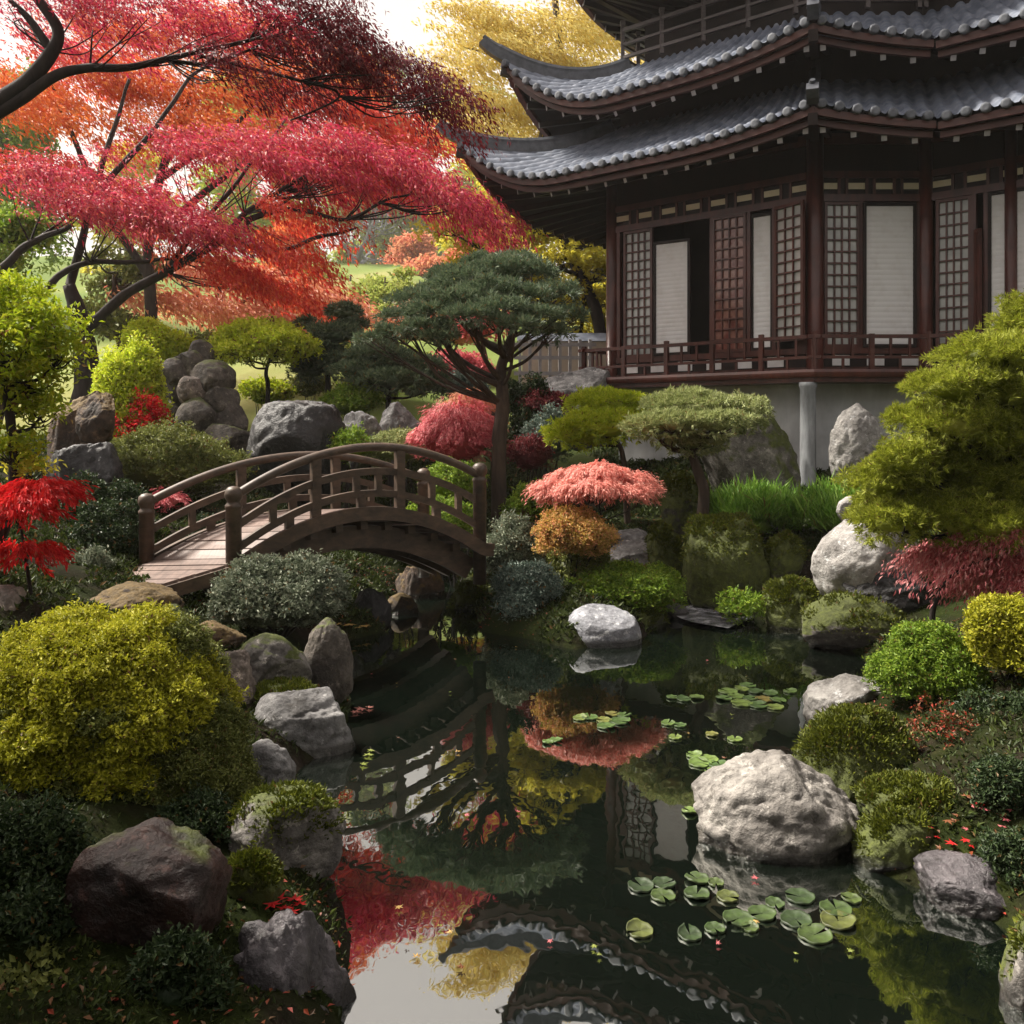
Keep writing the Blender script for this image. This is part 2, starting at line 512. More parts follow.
M['rock_halfmoss'] = rockmat('half_moss_rock', (0.36, 0.33, 0.3), (0.16, 0.145, 0.135), 0.36)
M['rock_wall'] = rockmat('wall_stone', (0.17, 0.145, 0.12), (0.075, 0.062, 0.052), 0.2)
M['rock_brown'] = rockmat('brown_moss_rock', (0.14, 0.085, 0.05), (0.06, 0.04, 0.028), 0.4, (0.12, 0.075, 0.02))


# ground material: dark soil, moss, grass on the far slope
def groundmat():
    m, nt, out = newmat('ground_soil')
    L = nt.links
    tc = N(nt, 'ShaderNodeTexCoord')
    n1 = N(nt, 'ShaderNodeTexNoise', Scale=0.9, Detail=8.0, Roughness=0.65)
    n2 = N(nt, 'ShaderNodeTexNoise', Scale=14.0, Detail=6.0, Roughness=0.7)
    n3 = N(nt, 'ShaderNodeTexNoise', Scale=0.12, Detail=5.0)
    for n in (n1, n2, n3):
        L.new(tc.outputs['Object'], n.inputs['Vector'])
    soil = ramp(nt, n2.outputs['Fac'], [(0.3, (0.008, 0.006, 0.004)), (0.6, (0.022, 0.016, 0.011)), (0.8, (0.045, 0.03, 0.02))])
    moss = ramp(nt, n2.outputs['Fac'], [(0.3, (0.01, 0.014, 0.004)), (0.6, (0.018, 0.025, 0.005)), (0.8, (0.036, 0.046, 0.008))])
    mk = ramp(nt, n1.outputs['Fac'], [(0.42, (0, 0, 0)), (0.56, (1, 1, 1))])
    mx = N(nt, 'ShaderNodeMix', data_type='RGBA')
    L.new(mk.outputs[0], mx.inputs['Factor'])
    L.new(soil.outputs[0], mx.inputs[6])
    L.new(moss.outputs[0], mx.inputs[7])
    grass = ramp(nt, n3.outputs['Fac'], [(0.35, (0.10, 0.15, 0.04)), (0.5, (0.15, 0.19, 0.05)), (0.65, (0.22, 0.22, 0.08))])
    sp = N(nt, 'ShaderNodeSeparateXYZ')
    L.new(tc.outputs['Object'], sp.inputs[0])
    mr = N(nt, 'ShaderNodeMapRange')
    mr.inputs['From Min'].default_value = 15
    mr.inputs['From Max'].default_value = 20
    L.new(sp.outputs['Y'], mr.inputs['Value'])
    m2 = N(nt, 'ShaderNodeMix', data_type='RGBA')
    L.new(mr.outputs[0], m2.inputs['Factor'])
    L.new(mx.outputs[2], m2.inputs[6])
    L.new(grass.outputs[0], m2.inputs[7])
    b = N(nt, 'ShaderNodeBsdfPrincipled', Roughness=0.95)
    b.inputs['Specular IOR Level'].default_value = 0.08
    L.new(m2.outputs[2], b.inputs['Base Color'])
    bp = bump(nt, n2.outputs['Fac'], 0.9, 0.03)
    L.new(bp.outputs[0], b.inputs['Normal'])
    L.new(b.outputs[0], out.inputs['Surface'])
    return m


def watermat():
    m, nt, out = newmat('pond_water')
    L = nt.links
    tc = N(nt, 'ShaderNodeTexCoord')
    mp = N(nt, 'ShaderNodeMapping')
    mp.inputs['Scale'].default_value = (1, 0.55, 1)
    L.new(tc.outputs['Object'], mp.inputs[0])
    n1 = N(nt, 'ShaderNodeTexNoise', Scale=7.0, Detail=2.0)
    n2 = N(nt, 'ShaderNodeTexNoise', Scale=1.3, Detail=1.0)
    L.new(mp.outputs[0], n1.inputs['Vector'])
    L.new(mp.outputs[0], n2.inputs['Vector'])
    ml = N(nt, 'ShaderNodeMath', operation='MULTIPLY')
    L.new(n1.outputs['Fac'], ml.inputs[0])
    L.new(n2.outputs['Fac'], ml.inputs[1])
    bp = bump(nt, ml.outputs[0], 0.16, 0.014)
    d = N(nt, 'ShaderNodeBsdfDiffuse')
    d.inputs['Color'].default_value = (0.0028, 0.005, 0.0032, 1)
    g = N(nt, 'ShaderNodeBsdfGlossy', Roughness=0.015)
    g.inputs['Color'].default_value = (0.92, 0.93, 0.9, 1)
    fr = N(nt, 'ShaderNodeFresnel', IOR=5.0)
    L.new(bp.outputs[0], fr.inputs['Normal'])
    L.new(bp.outputs[0], g.inputs['Normal'])
    mix = N(nt, 'ShaderNodeMixShader')
    L.new(fr.outputs[0], mix.inputs[0])
    L.new(d.outputs[0], mix.inputs[1])
    L.new(g.outputs[0], mix.inputs[2])
    L.new(mix.outputs[0], out.inputs['Surface'])
    return m


M['ground'] = groundmat()
M['water'] = watermat()
def lilymat(name, k):
    m, nt, out = newmat(name)
    L = nt.links
    tc = N(nt, 'ShaderNodeTexCoord')
    oi = N(nt, 'ShaderNodeObjectInfo')
    n1 = N(nt, 'ShaderNodeTexNoise', Scale=26.0, Detail=5.0)
    n2 = N(nt, 'ShaderNodeTexNoise', Scale=9.0, Detail=6.0, Roughness=0.7)
    for n in (n1, n2):
        L.new(tc.outputs['Object'], n.inputs['Vector'])
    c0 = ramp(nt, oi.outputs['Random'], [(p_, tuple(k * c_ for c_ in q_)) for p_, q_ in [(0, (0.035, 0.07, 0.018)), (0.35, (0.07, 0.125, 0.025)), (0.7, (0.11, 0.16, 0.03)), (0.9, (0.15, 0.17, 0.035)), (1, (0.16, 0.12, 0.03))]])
    v = ramp(nt, n1.outputs['Fac'], [(0.35, (0.6, 0.6, 0.6)), (0.65, (1.25, 1.25, 1.2))])
    mx = N(nt, 'ShaderNodeMix', data_type='RGBA', blend_type='MULTIPLY')
    mx.inputs['Factor'].default_value = 1.0
    L.new(c0.outputs[0], mx.inputs[6])
    L.new(v.outputs[0], mx.inputs[7])
    sp = ramp(nt, n2.outputs['Fac'], [(0.64, (0, 0, 0)), (0.69, (1, 1, 1))])
    m2 = N(nt, 'ShaderNodeMix', data_type='RGBA')
    L.new(sp.outputs[0], m2.inputs['Factor'])
    L.new(mx.outputs[2], m2.inputs[6])
    m2.inputs[7].default_value = (0.07, 0.04, 0.015, 1)
    b = N(nt, 'ShaderNodeBsdfPrincipled', Roughness=0.55)
    L.new(m2.outputs[2], b.inputs['Base Color'])
    bp = bump(nt, n1.outputs['Fac'], 0.4, 0.004)
    L.new(bp.outputs[0], b.inputs['Normal'])
    L.new(b.outputs[0], out.inputs['Surface'])
    return m


M['lily'] = lilymat('lily_leaf', 1.0)
M['lily_shaded'] = lilymat('shaded_lily_leaf', 0.45)  # darker copy, the dim foreground light is put into the pad colour
M['foam'] = noisemat('stream_water', [(0.35, (0.05, 0.055, 0.06)), (0.55, (0.2, 0.2, 0.22)), (0.72, (0.6, 0.6, 0.62))], 9.0, 0.15, 0.02)

# ------------------------------------------------------------------ terrain
W0 = lambda px, py: P(px, py, CH * F / (py - HZ))[:2]      # water-level point under a pixel
POND = np.array([(-0.3, 0.9), W0(345, 1024), W0(352, 930), W0(330, 870), W0(296, 800), W0(300, 770), W0(345, 735), W0(352, 700), W0(335, 668), W0(352, 640),
                 W0(385, 632), P(400, 600, 10.4)[:2], P(420, 590, 12.0)[:2], P(452, 590, 12.0)[:2], P(470, 600, 10.6)[:2], W0(480, 632), W0(520, 638), W0(575, 650),
                 W0(640, 640), W0(672, 618), W0(700, 604), W0(735, 612), W0(775, 626), W0(815, 640), W0(862, 655), W0(868, 680), W0(820, 706), W0(806, 742), W0(838, 800),
                 W0(850, 855), W0(895, 880), W0(960, 905), W0(1020, 940), W0(1024, 1010), (1.9, 0.9)])


def pond_dist(x, y):
    x, y = np.asarray(x, float), np.asarray(y, float)
    sh = x.shape
    p = np.stack([x.ravel(), y.ravel()], -1)
    best = np.full(len(p), 1e9)
    inside = np.zeros(len(p), bool)
    n = len(POND)
    for i in range(n):
        a, b = POND[i], POND[(i + 1) % n]
        e = b - a
        t = np.clip(((p - a) @ e) / (e @ e), 0, 1)
        dd = np.linalg.norm(p - a - t[:, None] * e, axis=1)
        best = np.minimum(best, dd)
        c = (a[1] > p[:, 1]) != (b[1] > p[:, 1])
        xi = a[0] + (p[:, 1] - a[1]) / (e[1] if abs(e[1]) > 1e-9 else 1e-9) * e[0]
        inside ^= c & (p[:, 0] < xi)
    return np.where(inside, -best, best).reshape(sh)


def H(x, y):
    x, y = np.atleast_1d(np.asarray(x, float)), np.atleast_1d(np.asarray(y, float))
    s = pond_dist(x, y)
    out = np.maximum(s, 0)
    h = 0.13 * np.clip(out / 0.18, 0, 1) + 0.30 * np.minimum(out, 5.0) + 0.04 * np.clip(out - 5.0, 0, 40)
    far = np.clip(y - 19, 0, 330)
    h = h + 0.20 * far * (1 - 0.0006 * far) * np.clip(1.05 - 0.012 * np.clip(x + 8, 0, 60), 0.3, 1.2)
    p3 = np.stack([x.ravel() * 1.3, y.ravel() * 1.3, np.zeros(x.size)], -1)
    nz = fbm(p3, 4, 5).reshape(x.shape)
    p4 = np.stack([x.ravel() * 0.06, y.ravel() * 0.06, np.zeros(x.size)], -1)
    nz2 = fbm(p4, 3, 9).reshape(x.shape)
    h = h + np.clip(out, 0, 0.5) * 0.22 * nz + np.clip(out * 2, 0, 0.4) * 0.16 * fbm(p3 * 3.7, 3, 15).reshape(x.shape) * (y < 20) + np.clip(far / 20, 0, 1) * 2.2 * nz2
    h = np.where(s < 0, -0.6 * np.clip(-s / 0.7, 0, 1) - 0.02, h)
    return h


def H1(x, y):
    return float(H(x, y)[0])


def G(px, py):
    """where the ray of a pixel meets the ground or the water"""
    d = np.arange(2.0, 60, 0.02)
    x = (px - 512) * d / F
    z = CH - (py - HZ) * d / F
    h = np.maximum(H(x, d), 0)
    k = np.argmax(z <= h)
    if not (z <= h).any():
        k = len(d) - 1
    return np.array([x[k], d[k], h[k]])


gx = np.concatenate([np.linspace(-300, -40, 14), np.linspace(-36, -9, 28), np.arange(-8, 9.01, 0.08), np.linspace(10, 36, 27), np.linspace(40, 300, 14)])
gy = np.concatenate([np.linspace(-60, -3, 20), np.arange(-2, 16.01, 0.08), np.linspace(16.6, 60, 60), np.linspace(64, 440, 60)])
X, Y = np.meshgrid(gx, gy, indexing='ij')
b = MB()
b.grid(np.stack([X, Y, H(X, Y)], -1))
g = b.build('ground', M['ground'], smooth=True)
g['kind'] = 'structure'
b = MB()
b.grid(np.stack(list(np.meshgrid(np.linspace(-6, 7, 2), np.linspace(-2, 12.6, 2), indexing='ij')) + [np.zeros((2, 2))], -1))
w = b.build('water', M['water'])
w['kind'] = 'structure'


# ------------------------------------------------------------------ foliage
def leafquads(p, d, n, L, W, fold=0.2, bend=0.15):
    s = nrm(np.cross(d, n))
    n2 = np.cross(s, d)
    L = np.broadcast_to(L, (len(p),))[:, None]
    W = np.broadcast_to(W, (len(p),))[:, None]
    tip = p + d * L - n2 * L * bend
    mid = p + d * L * 0.45
    V = np.stack([p, mid + s * W / 2 + n2 * W * fold, tip, mid - s * W / 2 + n2 * W * fold], 1)
    return V.reshape(-1, 3)


def rand_unit(n):
    return nrm(rng.normal(size=(n, 3)))


def pad_leaves(c, r, style, L, W, cover=2.0, per=14, cs=None, up=0.35, shell=0.3, under=0.25, bumpy=0.18, seed=None):
    """leaf quads of one rounded pad"""
    c, r = np.asarray(c, float), np.asarray(r, float)
    seed = int(rng.integers(1, 9999)) if seed is None else seed
    cs = cs or L * 1.3
    area = 4 * math.pi * ((r[0] * r[1]) ** 1.6 / 3 + (r[0] * r[2]) ** 1.6 / 3 + (r[1] * r[2]) ** 1.6 / 3) ** (1 / 1.6)
    n = int(cover * area / (per * L * W * 0.5))
    n = max(n, 6)
    D = rand_unit(n)
    flip = (D[:, 2] < 0) & (rng.random(n) > under)
    D[flip, 2] *= -1
    bm = 1 + bumpy * fbm(D * 2.3 + seed * 1.37, 3, seed) * 1.6
    # thinning by noise so gaps and clumps appear
    keep = vnoise(D * 4.5 + seed * 2.1, seed + 3) + 0.25 * rng.random(n) > 0.36
    D, bm = D[keep], bm[keep]
    n = len(D)
    rad = bm * (1 - shell * rng.random(n) ** 1.7)
    rad = rad + (rng.random(n) < 0.07) * rng.uniform(0.04, 0.22, n)
    C = c + D * rad[:, None] * r
    nr = nrm(D / r)
    out = []
    C2 = np.repeat(C, per, 0)
    N2 = np.repeat(nr, per, 0)
    m = len(C2)
    R = rand_unit(m)
    sz = rng.uniform(0.55, 1.35, m)
    if style == 'needle':
        ax = nrm(nr + np.array([0, 0, up]) + 0.5 * rand_unit(n))
        A2 = np.repeat(ax, per, 0)
        d = nrm(A2 * 0.75 + R * 0.75)
        p = C2 + rng.normal(size=(m, 3)) * cs * 0.12
        V = leafquads(p, d, nrm(np.cross(d, R + 0.01)), L * sz, W * sz, 0.0, 0.05)
    elif style == 'lace':
        hz = D.copy()
        hz[:, 2] = 0
        hz = nrm(hz + 1e-4)
        ax = nrm(hz * 0.85 + nr * 0.25 + np.array([0, 0, -0.45]) + 0.3 * rand_unit(n))
        A2 = np.repeat(ax, per, 0)
        t = rng.random(m)[:, None]
        p = C2 + A2 * (t - 0.3) * cs * 2.2 + np.array([0, 0, -1.0]) * (t ** 2) * cs * 0.5 + rng.normal(size=(m, 3)) * cs * 0.16
        d = nrm(A2 + 0.45 * R + np.array([0, 0, -0.25]))
        V = leafquads(p, d, nrm(N2 + 0.5 * rand_unit(m) + np.array([0, 0, 0.4])), L * sz, W * sz, 0.15, 0.2)
    elif style == 'blade':
        ax = nrm(nr * 0.4 + np.array([0, 0, 1.0]) + 0.4 * rand_unit(n))
        A2 = np.repeat(ax, per, 0)
        d = nrm(A2 + 0.4 * R)
        V = leafquads(C2 + rng.normal(size=(m, 3)) * cs * 0.2, d, nrm(np.cross(d, R + 0.01)), L * sz, W * sz, 0.1, 0.3)
    else:
        p = C2 + rng.normal(size=(m, 3)) * cs * 0.45
        d = nrm(N2 * 0.45 + R + np.array([0, 0, up * 0.4]))
        V = leafquads(p, d, nrm(N2 + 0.75 * rand_unit(m) + np.array([0, 0, up])), L * sz, W * sz, 0.2, 0.2)
    return V


def leaf_obj(name, Vs, mat, parent, core=None):
    V = np.concatenate(Vs)
    Q = np.arange(len(V)).reshape(-1, 4)
    if core:
        cv, cq, off = [V], [Q], len(V)
        for (c, r) in core:
            D, q = cubesphere(8)
            cv.append(np.asarray(c) + D * (1 + 0.12 * fbm(D * 2 + off % 97, 2, off % 89)[:, None]) * np.asarray(r))
            cq.append(q + off)
            off += len(D)
        V, Q = np.concatenate(cv), np.concatenate(cq)
    return quads_obj(name, V, Q, mat, parent)


def stems(parent, base, targets, mat, r0, n=7, name='stem'):
    b = MB()
    base = np.asarray(base, float)
    for t in targets:
        t = np.asarray(t, float)
        s = base + rng.normal(size=3) * np.array([r0, r0, 0]) * 1.5
        mid = s * 0.5 + t * 0.5 + rng.normal(size=3) * 0.08 * np.linalg.norm(t - s)
        path = catmull([s, mid, t], 5)
        b.tube(path, np.linspace(r0, r0 * 0.35, len(path)), 6)
    return b.build(name, mat, parent, True)


def shrub(name, label, cat, box, mat, d=None, style='leaf', L=0.03, W=0.016, cover=2.2, per=14, ry=None, lobes=0, group=None,
          core=0.8, bumpy=0.24, under=0.25, bark='bark', nst=5, flat=0.35, sink=0.0, cs=None, name2='foliage', shell=0.3, up=0.35):
    """a rounded shrub filling a pixel box; it stands on the ground under it"""
    x0, y0, x1, y1 = box
    cx = (x0 + x1) / 2
    if d is None:
        gpt = G(cx, y1)
        d = gpt[1]
        d = d / (1 - 0.7 * (x1 - x0) / 2 / F) if True else d
    rx = (x1 - x0) / 2 * d / F
    top, bot = P(cx, y0, d), P(cx, y1, d)
    bz = bot[2] - sink
    h = top[2] - bz
    rry = ry or rx * 0.85
    gz = H1(top[0], d)
    t = thing(name, label, cat, (top[0], d, min(gz, bz)), group)
    c = np.array([top[0], d, bz + h * flat])
    Vs, cores = [], []
    up_r, lo_r = h * (1 - flat), max(h * flat, 0.03)

    def squash(V):
        z = V[:, 2] - c[2]
        V[:, 2] = c[2] + np.where(z < 0, z * lo_r / up_r, z)
        return V
    if lobes == 0:
        Vs.append(squash(pad_leaves(c, (rx, rry, up_r), style, L, W, cover, per, cs, up, shell, under, bumpy)))
    else:
        for k in range(lobes):
            a = rng.uniform(0, 2 * math.pi)
            e = math.asin(rng.uniform(-0.15, 0.95))
            dirn = np.array([math.cos(a) * math.cos(e), math.sin(a) * math.cos(e), math.sin(e)])
            k_ = rng.uniform(0.38, 0.55)
            cc = c + dirn * (1 - k_) * np.array([rx, rry, up_r])
            Vs.append(squash(pad_leaves(cc, np.array([rx, rry, up_r]) * k_, style, L, W, cover, per, cs, up, shell, under, bumpy)))
    co = None
    if core:
        D = core * (0.7 if lobes else 1.0)
        co = [(c + np.array([0, 0, (up_r - lo_r) * 0.3 * D]), np.array([rx * D, rry * D, (up_r + lo_r) / 2 * D * 0.95]))]
    leaf_obj(name2, Vs, M[mat], t, co)
    tg = [c + rand_unit(1)[0] * np.array([rx, rry, up_r * 0.6]) * 0.6 for _ in range(nst)]
    stems(t, (top[0], d, min(gz, bz) - 0.03), tg, M[bark], max(0.008, 0.03 * rx))
    return t


# ------------------------------------------------------------------ rocks
def rock(label, box, mat, d=None, seed=None, facets=7, depth=0.8, sink=0.6, rough=0.05, lump=0.16, group=None, name='rock', rot=None, moss=0, flatten=0.0, cat='rock', res=30, tilt=0.0):
    x0, y0, x1, y1 = box
    cx = (x0 + x1) / 2
    seed = seed if seed is not None else int(rng.integers(1, 99999))
    rg = np.random.default_rng(seed)
    if d is None:
        d0 = G(cx, y1)[1]
        d = d0 / (1 - 0.8 * depth * (x1 - x0) / 2 / F)
        fz = CH - (y1 - HZ) * d0 / F
    else:
        fz = P(cx, y1, d - 0.4 * depth * (x1 - x0) / 2 * d / F)[2]
    rx = (x1 - x0) / 2 * d / F
    top = CH - (y0 - HZ) * d / F
    h = top - fz
    D, Q = cubesphere(res)
    V = D.copy()
    V *= (1 + lump * fbm(D * 1.1 + seed % 53, 2, seed % 1000))[:, None] * 1.08
    for k in range(facets):
        nvec = nrm(rg.normal(size=3) + np.array([0, -0.25, 0.25]))
        c = rg.uniform(0.62, 0.9)
        dt = V @ nvec
        V -= np.where(dt > c, (dt - c) * 0.9, 0)[:, None] * nvec
    for ax in range(3):
        lo, hi = V[:, ax].min(), V[:, ax].max()
        V[:, ax] = (V[:, ax] - (lo + hi) / 2) / ((hi - lo) / 2)
    V += D * (rough * 1.3 * fbm(D * 3.2 + seed % 31, 5, seed % 777, 0.62) - rough * 1.5 * (1 - np.abs(fbm(D * 2.6 + seed % 13, 4, seed % 555))) ** 4)[:, None]
    half = h * (1 + sink) / 2
    S = np.array([rx, rx * depth, half])
    V = V * S
    if tilt:
        ct, st = math.cos(tilt), math.sin(tilt)
        V[:, [0, 2]] = np.stack([V[:, 0] * ct - V[:, 2] * st, V[:, 0] * st + V[:, 2] * ct], -1)
    ctr = np.array([(cx - 512) * d / F, d, top - half])
    o = quads_obj(name, V + ctr, Q, M[mat], smooth=True, loc=(ctr[0], ctr[1], ctr[2] - half))
    tag(o, label, cat, group)
    if moss:
        # tufts of real moss on the upper side, a part of the rock
        Vw = V + ctr
        nv = nrm(D / S)
        w_ = np.clip(nv[:, 2] - 0.05, 0, 1) * (vnoise(V * 5 / max(rx, .2) + seed % 71, seed % 71) > 0.62 - 0.4 * moss)
        if w_.sum() > 0:
            cnt = int(min(9000, 1500 * moss + 5200 * rx * moss * 4))
            idx = rng.choice(len(Vw), cnt, p=w_ / w_.sum())
            q = Vw[idx] + rng.normal(size=(cnt, 3)) * rx * 0.05 * np.array([1, 1, 0.3])
            R = rand_unit(cnt)
            dd = nrm(nv[idx] * 0.8 + np.array([0, 0, 0.3]) + R * 0.8)
            l = 0.016 + 0.003 * d
            lv = leafquads(q - nv[idx] * 0.006, dd, nrm(np.cross(dd, R + 0.01)), l * rng.uniform(0.6, 1.2, cnt), l * 0.4)
            leaf_obj('moss', [lv], M['mossleaf'], o)
    return o


# ------------------------------------------------------------------ trees
def limb(b, pts, r0, r1, k=6, n=7, wob=0.0):
    path = catmull(pts, k)
    if wob:
        path = path + np.stack([fbm(path * 2.1 + 7.7 * a, 3, 31 + a) for a in range(3)], -1) * wob * np.linspace(0.2, 1, len(path))[:, None]
    b.tube(path, np.linspace(r0, r1, len(path)) * (1 + 0.12 * fbm(path * 3.3, 2, 3)), n)
    return path


def pad_tree(name, label, cat, base, trunk, tr, pads, mat, style, L, W, bark='bark', cover=2.0, per=12, group=None, sub=5, forkz=None, shell=0.35,
             core=0.0, under=0.3, cs=None, bumpy=0.2, up=0.35, crown='crown', lift=0.25):
    """trunk: list of 3-D points from the base up; pads: [(centre, radii, optional material)]"""
    t = thing(name, label, cat, base, group)
    b = MB()
    tp = limb(b, trunk, tr, tr * 0.45, 6, 9, 0.0)
    nf = len(tp)
    Vs = {}
    cores = {}
    for pad in pads:
        c, r = np.asarray(pad[0], float), np.asarray(pad[1], float)
        m = pad[2] if len(pad) > 2 else mat
        # leave the trunk somewhat below the pad
        zt = tp[:, 2]
        want = c[2] - lift * np.linalg.norm(c[:2] - tp[-1, :2]) - 0.1
        k = int(np.clip(np.argmin(np.abs(zt - want)), nf * 0.4, nf - 1))
        s = tp[k]
        e = c - np.array([0, 0, r[2] * 0.35])
        mid = s * 0.45 + e * 0.55 + np.array([0, 0, -0.12 * np.linalg.norm(e - s)]) + rng.normal(size=3) * 0.05 * np.linalg.norm(e - s)
        lr = max(tr * 0.14, tr * 0.42 * min(1.0, r[0] / max(0.01, 4 * tr)))
        path = limb(b, [s, mid, e], lr, lr * 0.4, 6, 6)
        for j in range(sub):
            a = path[int(rng.integers(len(path) // 2, len(path)))]
            q = c + rand_unit(1)[0] * r * np.array([0.75, 0.75, 0.3]) - np.array([0, 0, r[2] * 0.15])
            limb(b, [a, a * 0.5 + q * 0.5 + np.array([0, 0, -0.03]), q], lr * 0.42, lr * 0.12, 4, 5)
        Vs.setdefault(m, []).append(pad_leaves(c, r, style, L, W, cover, per, cs, up, shell, under, bumpy))
        if core:
            cores.setdefault(m, []).append((c, r * core))
    b.build('trunk', M[bark], t, True)
    for m, v in Vs.items():
        leaf_obj(crown, v, M[m], t, cores.get(m))
    return t


def px_pads(lst, d):
    """[(px,py,rx_px,rz_px, depth offset, [mat])] at depth d"""
    out = []
    for q in lst:
        dd = d + q[4]
        c = P(q[0], q[1], dd)
        rx = q[2] * dd / F
        out.append((c, (rx, rx * 0.8, q[3] * dd / F)) + tuple(q[5:6]))
    return out


def bgtree(name, label, box, d, mat, npads=10, L=0.12, W=0.07, style='leaf', bark='barkbrown', group='trees on the slope behind the garden', trunk_px=None, cover=1.5, flat=0.6, per=12, tr=None, cat='tree',
           sub=3, pr=(0.26, 0.42), seed=None, base_y=None):
    x0, y0, x1, y1 = box
    cx, cy = (x0 + x1) / 2, (y0 + y1) / 2
    c = P(cx, cy, d)
    R = np.array([(x1 - x0) / 2 * d / F, (x1 - x0) / 2 * d / F * 0.75, (y1 - y0) / 2 * d / F])
    tx = P(trunk_px if trunk_px is not None else cx, cy, d)[0]
    gz = H1(tx, d)
    base = np.array([tx, d, gz - 0.1])
    pads = []
    for k in range(npads):
        a = k * 2.39996 + rng.uniform(-0.4, 0.4)
        zz = rng.uniform(-0.85, 0.9)
        q = math.sqrt(1 - zz * zz) * rng.uniform(0.45, 1.0)
        s = rng.uniform(*pr)
        pr_ = np.array([R[0] * s, R[1] * s, max(R[2] * s * flat, 0.12)])
        dirn = np.array([math.cos(a) * q, math.sin(a) * q, zz])
        pads.append((c + dirn * (R - pr_), pr_))
    tr = tr or max(0.06, (0.032 if d < 30 else 0.014) * (c[2] + R[2] - gz))
    trunk = [base, base * 0.5 + np.array([c[0], c[1], c[2] - R[2]]) * 0.5 + rng.normal(size=3) * np.array([0.2, 0.2, 0]), c - np.array([0, 0, R[2] * 0.4]), c + np.array([0, 0, R[2] * 0.4])]
    if trunk[1][2] < base[2]:
        trunk[1][2] = base[2] + 0.3
    return pad_tree(name, label, cat, base, trunk, tr, pads, mat, style, L, W, bark, cover, per, group, sub)

# ------------------------------------------------------------------ pagoda
A_DIR = np.array([-0.775, 0.633])
A_DIR = A_DIR / np.linalg.norm(A_DIR)
BACK = np.array([0.633, 0.775])
K0 = np.array([4.377, 13.0])
L0 = K0 + 3.47 * A_DIR
J0 = np.array([5.97, 13.0])
C10 = J0 - 3.6 * A_DIR
C20 = C10 + BACK * 7
L20 = L0 + BACK * 6
FP = [L0, K0, J0, C10, C20, L20]


def edge(i, poly):
    a, b_ = poly[i], poly[(i + 1) % len(poly)]
    e = nrm(b_ - a)
    return a, b_, e, np.array([e[1], -e[0]])


def offset(offs, poly=FP):
    n = len(poly)
    out = []
    for i in range(n):
        a0, _, e0, n0 = edge(i - 1 if i else n - 1, poly)
        a1, _, e1, n1 = edge(i, poly)
        p0, p1 = a0 + n0 * offs[i - 1], a1 + n1 * offs[i]
        A = np.stack([e0, -e1], 1)
        t = np.linalg.solve(A, p1 - p0)
        out.append(p0 + e0 * t[0])
    return out


v3 = lambda p, z: np.array([p[0], p[1], z])
pag = thing('pagoda', 'dark wooden two-roofed pagoda with grey tile eaves and paper screens beside the pond', 'pagoda', (K0[0], K0[1], 0.9))


